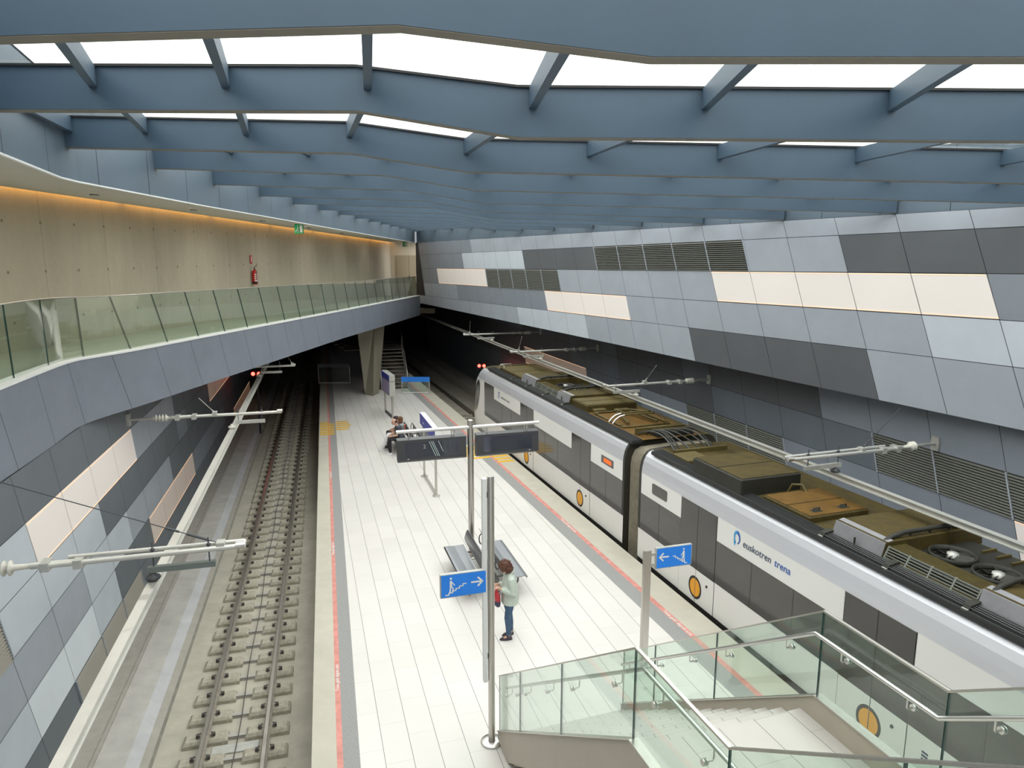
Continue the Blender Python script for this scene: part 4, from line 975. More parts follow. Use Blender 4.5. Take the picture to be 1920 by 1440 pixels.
def hvac(s0, s1, sg0, sg1, par):
    """shrouded roof unit: sloped grey flank, dusty top, slatted middle over two fans, arched hoops"""
    u = MB(); 
    for a, b in ((sg1, s1), (s0, sg0)):
        lo = [TRN(a, .34, 2.76), TRN(b, .34, 2.76), TRN(b, 2.45, 2.76), TRN(a, 2.45, 2.76)]; hi = [TRN(a, .42, 3.05), TRN(b, .42, 3.05), TRN(b, 2.40, 3.05), TRN(a, 2.40, 3.05)]
        u.hexa(lo, hi, 0)
    u.box(TRN, sg0, sg1, .62, 2.2, 2.75, 2.84, 1)
    unit = u.build('air_conditioning_unit', ['roof_dust', 'roof_black'], par)
    for a, b in ((sg1+.01, s1-.01), (s0+.01, sg0-.01)):
        mb = MB(); mb.hexa([TRN(a, .325, 2.775), TRN(b, .325, 2.775), TRN(b, .33, 2.765), TRN(a, .33, 2.765)], [TRN(a, .405, 3.04), TRN(b, .405, 3.04), TRN(b, .56, 3.068), TRN(a, .56, 3.068)], 0)
        mb.box(TRN, (a+b)/2-.006, (a+b)/2+.006, .30, .33, 2.77, 2.95, 1); mb.build('side_shroud', ['shroud_grey', 'roof_black'], unit)
    mb = MB()
    for k in range(6):
        o = .335+k*.02; z = 2.79+k*.038; mb.box(TRN, sg0+.02, sg1-.02, o, o+.012, z, z+.016, 0)
    for k in range(5): s_ = sg0+.02+(sg1-sg0-.06)*k/4; mb.hexa([TRN(s_, .325, 2.77), TRN(s_+.025, .325, 2.77), TRN(s_+.025, .35, 2.77), TRN(s_, .35, 2.77)], [TRN(s_, .44, 3.0), TRN(s_+.025, .44, 3.0), TRN(s_+.025, .465, 3.0), TRN(s_, .465, 3.0)], 0)
    mat('grille_bar', (.20, .215, .19), .5); mb.build('side_grille', 'grille_bar', unit)
    mb = MB(); 
    for k in range(9): o = .47+k*.035; mb.box(TRN, sg0+.02, sg1-.02, o, o+.010, 2.985, 2.998, 0)
    for k in range(4): s_ = sg0+.02+(sg1-sg0-.06)*k/3; mb.box(TRN, s_, s_+.025, .45, .79, 2.975, 2.985, 0)
    mb.build('top_grille', 'frame_dust', unit)
    for k in range(2):
        c = sg0+(sg1-sg0)*(.28+.46*k); mb = MB(); mb.lathe([(.30, 0), (.33, .01), (.33, .09), (.31, .09), (.30, .02)], TRN(c, 1.3, 2.84), 24)
        mb.lathe([(.0001, .10), (.08, .09), (.09, .02)], TRN(c, 1.3, 2.84), 14, 1)
        for j in range(7):
            a = j*2*math.pi/7; ca, sa = math.cos(a), math.sin(a)
            f = lambda r, w, z: TRN(c+r*ca-w*sa, 1.3+r*sa+w*ca, 2.86+z)
            mb.hexa([f(.07, -.03, .05), f(.28, -.06, .05), f(.28, -.06, .056), f(.07, -.03, .056)], [f(.07, .03, .0), f(.28, .06, .0), f(.28, .06, .006), f(.07, .03, .006)], 0)
        mb.build('fan', ['roof_black', 'galv', 'shroud_grey'], unit)
    for s_ in (sg0-.10, sg1+.10):
        mb = MB(); P = [TRN(s_, .44, 3.0), TRN(s_, .62, 3.08), TRN(s_, .85, 3.12), TRN(s_, 1.45, 3.12), TRN(s_, 1.75, 3.12), TRN(s_, 2.1, 3.08), TRN(s_, 2.3, 3.0)]
        mb.tube(P, .04, 8)
        for o in (1.0, 1.4, 1.8): mb.cyl(TRN(s_, o, 3.0), TRN(s_, o, 3.1), .02, 6)
        mb.build('hoop_rail', 'roof_black', unit)
    mb = MB(); 
    for k in range(5): mb.box(TRN, sg0+.2+k*(sg1-sg0-.4)/5, sg0+.2+k*(sg1-sg0-.4)/5+.03, 1.9, 2.2, 2.84, 2.88, 0)
    mb.build('vent_rib', 'frame_dust', unit)
    return unit
hvac(-6.4, -2.02, -4.62, -3.05, car2); hvac(9.0, 13.4, 10.0, 12.0, car1)
box_unit(7.85, 8.95, .42, 2.1, 2.98, 'roof_dust', 'roof_box', car1, 'frame_dust')
box_unit(13.6, 16.3, .45, 2.2, 2.87, 'roof_dust', 'roof_cover', car1, 'frame_dust')
box_unit(4.6, 5.3, .9, 2.0, 2.9, 'roof_black', 'roof_box', car1, 'roof_dust')
box_unit(2.3, 2.95, .35, .95, 2.86, 'frame_dust', 'junction_lid', car2)
mb = MB(); mb.quad(TRN(4.5, .42, 2.772), TRN(8, .42, 2.772), TRN(8, 2.2, 2.772), TRN(4.5, 2.2, 2.772), 0); mb.build('roof_walkway', 'roof_rust', car1)
# folded pantograph
pg = MB(); zb_ = 2.80
pg.tube([TRN(5.75, .55, zb_), TRN(7.6, .55, zb_), TRN(7.6, 1.95, zb_), TRN(5.75, 1.95, zb_)], .03, 8, closed=True)
for s_, o in ((5.9, .55), (7.4, .55), (5.9, 1.95), (7.4, 1.95)): pg.cyl(TRN(s_, o, 2.76), TRN(s_, o, zb_+.05), .05, 10)
pant = pg.build('pantograph', 'frame_dust', car1)
mb = MB(); mb.tube([TRN(5.95, .8, zb_+.05), TRN(7.3, 1.1, zb_+.12)], .035, 8); mb.tube([TRN(5.95, 1.7, zb_+.05), TRN(7.3, 1.4, zb_+.12)], .035, 8); mb.tube([TRN(7.3, 1.05, zb_+.12), TRN(7.3, 1.45, zb_+.12)], .04, 8); mb.build('lower_arm', 'frame_dust', pant)
mb = MB(); mb.tube([TRN(7.3, 1.1, zb_+.14), TRN(6.3, .9, zb_+.24)], .022, 8); mb.tube([TRN(7.3, 1.4, zb_+.14), TRN(6.3, 1.6, zb_+.24)], .022, 8); mb.tube([TRN(7.1, .95, zb_+.15), TRN(7.1, 1.55, zb_+.15)], .016, 6); mb.build('upper_arm', 'frame_dust', pant)
for ds in (0, .22):
    mb = MB(); P = [(.42, .02), (.50, .12), (.62, .20), (.78, .235), (1.25, .245), (1.72, .235), (1.88, .20), (2.0, .12), (2.08, .02)]
    mb.tube([TRN(6.15+ds, o, zb_+z) for o, z in P[:4]], .024, 8, 1); mb.tube([TRN(6.15+ds, o, zb_+z) for o, z in P[3:6]], .024, 8, 0); mb.tube([TRN(6.15+ds, o, zb_+z) for o, z in P[5:]], .024, 8, 1); mb.build('contact_strip', ['frame_dust', 'steel_bright'], pant)
mb = MB(); mb.bbox(TRN, 7.65, 7.95, .6, 1.0, 2.77, 2.88, .02); mb.build('drive_box', 'frame_dust', pant)
# hoses arching over the gangway
for k in range(8):
    o = .55+k*.16; mb = MB(); P = []
    for j in range(13):
        t = j/12; P.append(TRN(4.95-1.75*t, o+.10*math.sin(t*3+k), 2.80+.26*math.sin(math.pi*t)**.8*(1-.35*t)))
    mb.tube(P, .021, 7); mb.build('gangway_hose', 'hose' if k % 3 else 'duct_rib', train)
mb = MB(); mb.box(TRN, 4.98, 5.05, .5, 1.95, 2.78, 2.95, 0); mb.build('hose_bracket', 'frame_dust', train)
mb = MB(); mb.box(TRN, 3.1, 3.17, .5, 1.95, 2.75, 2.86, 0); mb.build('hose_bracket', 'frame_dust', train)
mb = MB(); mb.tube([TRN(16.5, .5, 2.76), TRN(16.5, .55, 2.95), TRN(16.5, 1.0, 2.95), TRN(16.5, 1.05, 2.76)], .015, 6); mb.tube([TRN(16.0, .5, 2.76), TRN(16.0, .55, 2.95), TRN(16.5, .55, 2.95)], .015, 6); mb.build('roof_guard', 'galv', car1)
mb = MB(); mb.tube([TRN(.02, 1.15, 2.76), TRN(-.05, 1.2, 2.95), TRN(-.2, 1.3, 2.98), TRN(-.35, 1.35, 2.76)], .03, 8); mb.build('roof_hose', 'frame_dust', car2)
for s_ in (-10, -4.5, 2.0, 7, 15): 
    for e in (-.53, .53):
        mb = MB(); mb.lathe([(.0001, -.07), (.33, -.07), (.345, -.05), (.33, .05), (.30, .06), (.0001, .06)], TRN(s_, TW/2+e, RAILZ+.346), 20, axis=TRN.n); mb.build('wheel', 'rail_steel', train)
# ================================================================ NEAR STAIRCASE (platform up to the concourse)
ST = Fr(1.80, 10.45, 161.3)            # s climbs towards the camera, o = 0 right side, o = 2.1 left side
SWD = 2.10
def st_top(s):
    if s <= 4.1: return .20+.676*s
    if s <= 5.5: return .20+.676*4.1
    return .20+.676*(4.1+s-5.5)
stair = thing('staircase', 'staircase with glass sides and steel handrails rising from the platform to the concourse, bottom right', 'staircase', ST(0, SWD/2, 0))
SE = 9.2
def stringer(o0, o1):
    mb = MB(); top = [(0, .07), (0, st_top(0)), (4.1, st_top(4.1)), (5.5, st_top(5.5)), (SE, st_top(SE))]; bot = [(SE, st_top(SE)-.5), (5.62, st_top(5.5)-.5), (4.22, st_top(4.1)-.5), (.46, .0)]
    P = top+bot; mb.hexa([ST(s, o0, z) for s, z in P][::-1], [ST(s, o1, z) for s, z in P][::-1], 0)
    for (a, za), (b, zb) in zip(top[1:], top[2:]): mb.hexa([ST(a, o0-.02, za), ST(b, o0-.02, zb), ST(b, o1+.02, zb), ST(a, o1+.02, za)], [ST(a, o0-.02, za+.012), ST(b, o0-.02, zb+.012), ST(b, o1+.02, zb+.012), ST(a, o1+.02, za+.012)], 1)
    return mb.build('stringer', ['stringer', 'steel'], stair)
stringer(-.03, .03); stringer(SWD-.03, SWD+.03)
mb = MB(); P = [(.5, .03), (4.22, st_top(4.1)-.47), (5.62, st_top(5.5)-.47), (SE, st_top(SE)-.47), (SE, st_top(SE)-.40), (5.6, st_top(5.5)-.40), (4.2, st_top(4.1)-.40), (.6, .03)]
mb.hexa([ST(s, .03, z) for s, z in P], [ST(s, SWD-.03, z) for s, z in P], 0); mb.build('soffit_plate', 'stringer', stair)
NS = 16; rise = (st_top(4.1)-.26)/NS; go = 4.05/NS
def one_step(s, z, deep):
    mb = MB(); mb.box(ST, s, s+deep, .032, SWD-.032, z-.17, z-.03, 0); mb.box(ST, s-.02, s+deep, .032, SWD-.032, z-.03, z, 0); mb.box(ST, s-.024, s-.018, .034, SWD-.034, z-.030, z-.002, 1); mb.build('step', ['stair_tile', 'kerb_face'], stair)
for k in range(NS-1): one_step(.12+k*go, rise*(k+1), go)
zl = st_top(4.1)-.26
mb = MB(); mb.box(ST, .12+(NS-1)*go, 5.55, .032, SWD-.032, zl-.14, zl, 0); mb.build('landing', ['stair_tile'], stair)
for k in range(13): one_step(5.55+k*go, zl+rise*(k+1), go)
def glass_side(o):
    js = [0, .95, 2.40, 4.10, 5.5, 6.9, 8.2, SE]
    for a, b in zip(js, js[1:]):
        mb = MB(); g = .006; a_, b_ = a+g, b-g; t = .009
        lo = [ST(a_, o-t, st_top(a_)-.05), ST(b_, o-t, st_top(b_)-.05), ST(b_, o-t, st_top(b_)+.915), ST(a_, o-t, st_top(a_)+.915)]; hi = [p+ST.n*2*t for p in lo]
        mb.add(lo+hi, [(0, 1, 2, 3), (7, 6, 5, 4)], 0); mb.add(lo+hi, [(1, 0, 4, 5), (2, 1, 5, 6), (3, 2, 6, 7), (0, 3, 7, 4)], 1)
        mb.build('glass_panel', ['rail_glass', 'glass_edge'], stair)
    P = [0, 4.1, 5.5, SE]; mb = MB()
    for a, b in zip(P, P[1:]):
        mb.hexa([ST(a, o-.016, st_top(a)+.915), ST(b, o-.016, st_top(b)+.915), ST(b, o+.016, st_top(b)+.915), ST(a, o+.016, st_top(a)+.915)], [ST(a, o-.016, st_top(a)+.935), ST(b, o-.016, st_top(b)+.935), ST(b, o+.016, st_top(b)+.935), ST(a, o+.016, st_top(a)+.935)], 0)
    mb.build('glass_cap', 'steel', stair)
    i = o+.085*(1 if o < 1 else -1)
    mb = MB(); hh = .70; Q = [(.10, st_top(.10)+hh)] + [(s, st_top(s)+hh) for s in (4.02, 4.1, 4.2, 5.42, 5.5, 5.6, SE)]
    mb.tube([ST(s, i, z) for s, z in Q], .021, 10); mb.build('handrail', 'steel_bright', stair)
    sg = 1 if o < 1 else -1
    for s in (.35, .80, 1.15, 1.95, 2.7, 3.7, 4.45, 5.2, 5.95, 6.9, 7.8, 8.7):
        mb = MB(); z = st_top(s)+hh
        mb.tube([ST(s, i, z-.018), ST(s, i, z-.10), ST(s, i-sg*.012, z-.115), ST(s, o+sg*.01, z-.115)], .008, 8); mb.cyl(ST(s, o+sg*.010, z-.115), ST(s, o+sg*.022, z-.115), .03, 12); mb.cyl(ST(s, o-sg*.010, z-.115), ST(s, o-sg*.018, z-.115), .03, 12); mb.build('handrail_bracket', 'steel_bright', stair)
glass_side(0.0); glass_side(SWD)
# ================================================================ SIGN POSTS
def picto_stairs(mb, P, x0, z0, w_, h_, up_right=True, mi=0):
    """person on a flight of stairs; P(x, z) gives a point on the sign face, pictogram in a w x h box"""
    f = (lambda u: x0+u*w_) if up_right else (lambda u: x0+(1-u)*w_)
    n = 6; t = .035; Z = lambda v: z0+v*h_
    def bar(a, b, th):
        (ax, az), (bx, bz) = a, b; dx, dz = bx-ax, bz-az; L = math.hypot(dx, dz) or 1; nx, nz = -dz/L*th/2, dx/L*th/2
        q = [P(ax+nx, az+nz), P(bx+nx, bz+nz), P(bx-nx, bz-nz), P(ax-nx, az-nz)]; fr_ = [P(ax+nx, az+nz, 1), P(bx+nx, bz+nz, 1), P(bx-nx, bz-nz, 1), P(ax-nx, az-nz, 1)]
        mb.hexa(q, fr_, mi)
    th = h_*.055; x = 0; y = .02
    for k in range(n):
        bar((f(x)-0, Z(y)), (f(x+1/n), Z(y)), th)
        if k < n-1: bar((f(x+1/n), Z(y)-th/2), (f(x+1/n), Z(y+.115)+th/2), th); y += .115
        x += 1/n
    # figure
    bar((f(.27), Z(.86)), (f(.27), Z(.52)), h_*.13); bar((f(.25), Z(.52)), (f(.22), Z(.14)), h_*.075); bar((f(.30), Z(.52)), (f(.37), Z(.36)), h_*.075); bar((f(.37), Z(.38)), (f(.37), Z(.18)), h_*.07); bar((f(.29), Z(.80)), (f(.45), Z(.56)), h_*.05)
    c = (f(.27), Z(.985)); 
    for k in range(8): a0, a1 = k*math.pi/4, (k+1)*math.pi/4; mb.hexa([P(*c), P(c[0]+h_*.065*math.cos(a0), c[1]+h_*.065*math.sin(a0)), P(c[0]+h_*.065*math.cos(a1), c[1]+h_*.065*math.sin(a1))], [P(*c, 1), P(c[0]+h_*.065*math.cos(a0), c[1]+h_*.065*math.sin(a0), 1), P(c[0]+h_*.065*math.cos(a1), c[1]+h_*.065*math.sin(a1), 1)], mi)
    return bar
SGF = Fr(-.31, 9.78, -16.6)
# left post
sp = thing('sign_post', 'tall round steel post with blue stairs sign, arrow pointing right, standing by the stair foot', 'sign post', (-.31, 9.78, 0))
mb = MB(); mb.cyl((-.31, 9.78, 0), (-.31, 9.78, 4.27), .052, 24); mb.build('pole', 'steel', sp)
mb = MB(); mb.lathe([(.0001, 0), (.17, 0), (.17, .025), (.16, .035), (.056, .035)], (-.31, 9.78, 0), 28); mb.build('base_plate', 'steel_bright', sp)
mb = MB(); mb.box(SGF, -.03, .05, -.125, -.065, 1.05, 4.24, 0); mb.build('cable_profile', 'coping_white', sp)
mb = MB(); mb.box(SGF, -.01, .03, -.10, -.04, 1.42, 1.50, 0); mb.build('profile_clamp', 'dark_grey', sp)
mb = MB(); mb.box(SGF, -.01, .03, -.10, -.04, 3.95, 4.03, 0); mb.build('profile_clamp', 'dark_grey', sp)
def sign_panel(fr, root, o0, o1, z0, z1, up_right, arrow_right):
    mb = MB(); mb.box(fr, -.03, .03, o0, o1, z0, z1, 0); b = mb.build('sign_box', 'galv', root)
    mb = MB(); mb.box(fr, -.034, -.029, o0+.012, o1-.012, z0+.012, z1-.012, 0); mb.build('sign_face', 'sign_blue', b)
    mb = MB(); P = lambda x, z, k=0: fr(-.035-.002*k, x, z); w_ = o1-o0; h_ = z1-z0
    if up_right: bar = picto_stairs(mb, P, o0+.10*w_, z0+.11*h_, .46*w_, .72*h_, True); ax, bx = o0+.66*w_, o0+.92*w_
    else: bar = picto_stairs(mb, P, o0+.46*w_, z0+.11*h_, .42*w_, .72*h_, False); ax, bx = o0+.35*w_, o0+.08*w_
    zc = z0+.55*h_; e = 1 if bx > ax else -1; th = h_*.07
    bar((ax, zc), (bx-e*.01, zc), th); bar((bx-e*.22*h_, zc+.19*h_), (bx, zc-.02*h_), th); bar((bx-e*.22*h_, zc-.19*h_), (bx, zc+.02*h_), th)
    mb.build('pictogram', 'white_paint', b)
sign_panel(SGF, sp, -.76, -.075, 2.50, 2.86, True, True)
RS = Fr(2.42, 11.86, -16.6)
sp2 = thing('sign_post', 'flat steel post with blue stairs sign, arrow pointing left, near the train', 'sign post', RS(0, 0, 0))
mb = MB(); mb.box(RS, -.015, .015, -.075, .055, 0, 2.22, 0); mb.box(RS, -.015, .05, -.085, -.072, 0, 2.22, 0); mb.build('flat_post', 'steel', sp2)
mb = MB(); mb.box(RS, -.015, .015, .055, .17, 1.92, 1.97, 0); mb.box(RS, -.015, .015, .055, .17, 2.12, 2.17, 0); mb.build('sign_arm', 'galv', sp2)
sign_panel(RS, sp2, .14, .85, 1.87, 2.26, False, False)
# ================================================================ DISPLAY POST
DP = Fr(-1.0, 16.58, -16.6)
mat('display_case', (.048, .05, .055), .35); mat('screen_dark', (.030, .035, .05), .06, spec=.9)
dp = thing('display_post', 'tall steel T-shaped post carrying two dark train information displays over the platform', 'information display', DP(0, 0, 0))
mb = MB(); mb.cyl(DP(0, 0, 0), DP(0, 0, 3.48), .072, 24); mb.lathe([(.072, 3.47), (.074, 3.48), (.06, 3.50), (.0001, 3.505)], DP(0, 0, 0), 24); mb.build('pole', 'steel', dp)
mb = MB(); mb.cyl(DP(-.02, -1.78, 3.32), DP(-.02, 1.72, 3.32), .042, 16); mb.build('crossbar', 'steel_bright', dp)
mb = MB(); mb.lathe([(.0001, 0), (.15, 0), (.15, .02), (.075, .03)], DP(0, 0, 0), 24); mb.build('base_plate', 'steel', dp)
for (a, b, first) in ((-1.76, -.12, True), (.13, 1.70, False)):
    mb = MB(); P = [(-.10, 2.63), (-.07, 3.12), (.12, 3.14), (.12, 2.60), (-.05, 2.585)]
    mb.hexa([DP(s, a, z) for s, z in P], [DP(s, b, z) for s, z in P], 0); case = mb.build('display_case', 'display_case', dp)
    mb = MB(); mb.hexa([DP(-.0985, a+.17, 2.70), DP(-.0985, b-.17, 2.70), DP(-.0750, b-.17, 3.06), DP(-.0750, a+.17, 3.06)], [DP(-.093, a+.17, 2.70), DP(-.093, b-.17, 2.70), DP(-.07, b-.17, 3.06), DP(-.07, a+.17, 3.06)], 0)
    scr = mb.build('screen', 'screen_dark', case)
    if first:
        X = lambda o, z: DP(-.1005+(z-2.70)*.0653, o, z); mb = MB()
        for k, o in enumerate((-1.02, -.97, -.93, -.80)):
            L = .36 if k < 3 else .26; z1 = 3.055; mb.hexa([X(o, z1), X(o+.011, z1), X(o+.011+L*.42, z1-L), X(o+L*.42, z1-L)], [X(o, z1)+DP.d*.003, X(o+.011, z1)+DP.d*.003, X(o+.011+L*.42, z1-L)+DP.d*.003, X(o+L*.42, z1-L)+DP.d*.003], 0)
        mat('screen_line', (.55, .68, .66), .5); mb.build('screen_lines', 'screen_line', scr)
        mat('screen_digit', (.35, .38, .36), .5); text_mesh('2', X(-1.16, 2.90), DP.n, Vector((0, 0, 1)), .13, 'screen_digit', 'screen_digit', scr)
    mb = MB(); q = a+.24 if first else b-.24; mb.hexa([DP(-.1015, q-.012, 2.66), DP(-.1015, q+.022, 2.66), DP(-.1005, q+.022, 2.675), DP(-.1005, q-.012, 2.675)], [DP(-.097, q-.012, 2.66), DP(-.097, q+.022, 2.66), DP(-.096, q+.022, 2.675), DP(-.096, q-.012, 2.675)], 0); mb.build('status_light', 'white_paint', case)
    for q in (a+.28, b-.34, b-.28):
        mb = MB(); mb.cyl(DP(0, q, 3.12), DP(-.01, q, 3.31), .016, 10); mb.build('hanger', 'steel_bright', dp)
# ================================================================ BENCHES
mat('bench_steel', (.30, .31, .33), .30, .9, noise=.05, nscale=6, stretch=(1, 30, 1)); mat('bench_dark', (.10, .095, .09), .45, .3)
def bench(fr, label):
    r = thing('bench', label, 'bench', fr(1.02, 0, 0), 'double-sided steel benches on the platform')
    for e in (-1, 1):
        prof = [(.25, .455), (.30, .445), (.48, .44), (.66, .452), (.71, .45), (.735, .43), (.73, .40)]
        mb = MB(); top = prof; bot = [(x-.012 if x > .7 else x, z-.022) for x, z in prof]
        loop = [(e*x, z) for x, z in top]+[(e*x, z) for x, z in reversed(bot)]
        mb.hexa([fr(0, o, z) for o, z in loop], [fr(2.05, o, z) for o, z in loop], 0); mb.build('seat', 'bench_steel', r)
        mb = MB(); B = [(.215, .54), (.225, .62), (.20, .72), (.165, .80), (.15, .82)]; loop = [(e*x, z) for x, z in B]+[(e*(x-.02), z) for x, z in reversed(B)]
        mb.hexa([fr(.02, o, z) for o, z in loop], [fr(2.03, o, z) for o, z in loop], 0); mb.build('backrest', 'bench_steel', r)
        for s in (.3, 1.75):
            mb = MB(); mb.tube([fr(s, e*.12, .36), fr(s, e*.45, .40), fr(s, e*.62, .36), fr(s, e*.60, .20), fr(s, e*.5, .0)], .022, 8); mb.build('leg', 'bench_dark', r)
            mb = MB(); P = []
            for k in range(21): a = 2*math.pi*k/20; P.append(fr(s, e*.13+.055*math.cos(a), .66+.13*math.sin(a)))
            mb.tube(P[:-1], .014, 8, closed=True); mb.build('back_bracket', 'bench_dark', r)
    mb = MB(); mb.box(fr, .08, 1.97, -.11, .11, .32, .40, 0); mb.build('beam', 'bench_dark', r)
    return r
BF = Fr(-.36, 14.42, -16.6); bench(BF, 'double-sided steel bench at the foot of the display post, behind the blue sign')
BF2 = Fr(-3.58, 25.7, -16.6); bench(BF2, 'double-sided steel bench farther down the platform with people sitting on it')
# ================================================================ STATION NAME BOARD AND MAP TOTEM
nbp = thing('station_name_board', 'blue station name board on a two-legged steel frame behind the display post', 'sign', (-2.35, 21.1, 0))
NF = Fr(-2.35, 21.1, -17.05)
for s in (0, 2.08):
    mb = MB(); mb.cyl(NF(s, 0, .02), NF(s, 0, 2.0), .038, 14); mb.build('post', 'steel', nbp)
    mb = MB(); mb.lathe([(.0001, 0), (.12, 0), (.12, .02), (.04, .03)], NF(s, 0, 0), 18); mb.build('base_plate', 'galv', nbp)
mb = MB(); mb.box(NF, 0, 2.08, -.02, .02, .05, .11, 0); mb.build('bottom_rail', 'steel', nbp)
nzt = at_px(789, 774, 23.2).z; nzb = at_px(789, 795, 23.2).z
mb = MB(); mb.box(NF, -.35, 2.3, -.07, .09, nzb, nzt, 0); bd = mb.build('board_case', 'coping_white', nbp)
mb = MB(); mb.box(NF, -.345, 2.295, -.075, -.069, nzb+.01, nzt-.01, 0); fc = mb.build('board_face', 'board_blue', bd)
mb = MB(); mb.box(NF, 1.55, 1.72, -.078, -.074, nzb+.35*(nzt-nzb), nzb+.5*(nzt-nzb), 0); mb.build('face_mark', 'white_paint', fc)
TF = Fr(-5.43, 31.64, -22.1)
mat('poster_lilac', (.42, .37, .60), .5)
tm = thing('map_totem', 'tall two-legged information board with blue header and pale poster, near the far stairs', 'information board', TF(0, 0, 0))
zt0 = at_px(737, 704, 31.6).z; zm0 = at_px(737, 716, 31.6).z; zb0 = at_px(737, 743, 31.6).z
for s in (.05, 1.55):
    mb = MB(); mb.cyl(TF(s, 0, 0), TF(s, 0, zb0), .045, 12); mb.build('post', 'steel', tm)
mb = MB(); mb.box(TF, .05, 1.55, -.03, .03, .03, .10, 0); mb.build('bottom_rail', 'dark_grey', tm)
mb = MB(); mb.box(TF, -.05, 1.65, -.13, .13, zm0+.02, zt0, 0); hd = mb.build('header_case', 'galv', tm)
mb = MB(); mb.box(TF, -.045, 1.645, -.136, -.129, zm0+.03, zt0-.01, 0); mb.build('header_face', 'board_blue', hd)
mb = MB(); mb.box(TF, -.05, 1.65, -.13, .13, zb0, zm0, 0); pc = mb.build('poster_case', 'galv', tm)
mb = MB(); mb.box(TF, 0, 1.6, -.136, -.129, zb0+.05, zm0-.03, 0); mb.build('poster', 'poster_lilac', pc)
# ================================================================ FAR END OF THE PLATFORM
pr = MB()
b0 = [(-7.85, 37.25), (-7.36, 36.95), (-7.18, 37.6), (-7.65, 37.9)]
tl = at_px(669, 628, 37.2); tr_ = at_px(703, 612, 37.6); tb = at_px(722, 606, 38.3)
t0 = [(tl.x, tl.y), (tr_.x+.0, tr_.y-.1), (tb.x, tb.y), (tl.x+.3, tb.y+.25)]
pr.hexa([(x, y, 0) for x, y in b0], [(x, y, 3.86) for x, y in t0], 0); pr.center = True
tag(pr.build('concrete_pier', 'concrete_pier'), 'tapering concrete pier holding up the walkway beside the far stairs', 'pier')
FS = Fr(-6.55, 38.9, -14); fs_ = thing('staircase', 'dim stairs under the far end of the walkway, behind the map board', 'staircase', FS(0, 0, 0))
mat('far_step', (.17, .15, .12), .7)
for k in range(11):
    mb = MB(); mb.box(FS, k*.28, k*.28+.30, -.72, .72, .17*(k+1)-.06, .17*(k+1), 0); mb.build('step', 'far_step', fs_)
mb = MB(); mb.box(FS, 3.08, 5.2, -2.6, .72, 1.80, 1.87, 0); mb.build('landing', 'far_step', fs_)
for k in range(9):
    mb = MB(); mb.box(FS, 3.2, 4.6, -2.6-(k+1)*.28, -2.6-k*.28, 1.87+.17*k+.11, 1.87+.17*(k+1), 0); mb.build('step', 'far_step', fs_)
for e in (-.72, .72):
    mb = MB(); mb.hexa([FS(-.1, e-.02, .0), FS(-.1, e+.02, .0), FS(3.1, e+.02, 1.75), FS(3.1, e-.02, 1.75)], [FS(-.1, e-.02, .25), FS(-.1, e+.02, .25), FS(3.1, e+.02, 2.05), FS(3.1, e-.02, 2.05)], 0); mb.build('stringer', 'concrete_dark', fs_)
    mb = MB(); mb.tube([FS(-.15, e, .02), FS(-.15, e, .95), FS(0, e, 1.03), FS(3.1, e, 2.92), FS(5.1, e, 2.92)], .028, 8); mb.build('handrail', 'steel', fs_)
    for k in range(4): mb = MB(); mb.cyl(FS(.5+k*.75, e, .3+k*.43), FS(.5+k*.75, e, 1.33+k*.455), .016, 6); mb.build('baluster', 'steel', fs_)
mat('far_glass_grey', (.3, .3, .3), .2)
def glass_fence(x0, x1, y, label, top, zt, zb2):
    r = thing('glass_barrier', label, 'barrier', ((x0+x1)/2, y, 0)); mb = MB(); mb.box(W0, y, y+.012, x0, x1, .06, zb2, 0); mb.build('glass_panel', 'rail_glass', r)
    mb = MB(); mb.box(W0, y-.02, y+.03, x0-.03, x1+.03, zb2, zt, 0); mb.build('top_band', top, r)
    for x in (x0, x1): mb = MB(); mb.box(W0, y-.02, y+.03, x-.025, x+.025, 0, zb2, 0); mb.build('post', 'steel', r)
    mb = MB(); mb.box(W0, y-.02, y+.03, x0+.025, x1-.025, .02, .07, 0); mb.build('bottom_rail', 'coping_white', r)
glass_fence(-5.92, -4.45, 37.62, 'glass barrier with a bright blue top band beside the far stairs', 'sign_blue', at_px(780, 707, 37.6).z, at_px(780, 716, 37.6).z)
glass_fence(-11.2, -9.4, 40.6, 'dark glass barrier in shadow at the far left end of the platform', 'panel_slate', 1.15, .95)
# ================================================================ PEOPLE
mat('skin', (.58, .34, .24), .5); mat('hair_auburn', (.085, .028, .014), .55, noise=.4, nscale=30); mat('hair_brown', (.13, .055, .025), .55, noise=.35, nscale=30); mat('hair_dark', (.035, .016, .022), .55, noise=.4, nscale=30)
mat('jacket_sage', (.50, .565, .50), .55, noise=.08, nscale=9, bump=.5); mat('jeans', (.055, .105, .185), .8, noise=.25, nscale=14); mat('shoe_dark', (.045, .035, .05), .5); mat('shoe_white', (.78, .78, .78), .5)
mat('tee_navy', (.05, .06, .08), .7, noise=.15, nscale=10); mat('trouser_black', (.014, .013, .016), .7); mat('tee_grey', (.30, .33, .35), .7, noise=.12, nscale=10); mat('print_red', (.60, .16, .12), .7); mat('trouser_white', (.78, .79, .81), .7, noise=.05, nscale=8); mat('top_purple', (.06, .035, .075), .7, noise=.2, nscale=10); mat('bag_red', (.48, .03, .045), .5); mat('bag_navy', (.04, .04, .08), .5); mat('eye_dark', (.01, .008, .007), .2); mat('lip', (.42, .16, .13), .5); mat('sole', (.6, .55, .48), .6); mat('phone', (.012, .012, .015), .15)
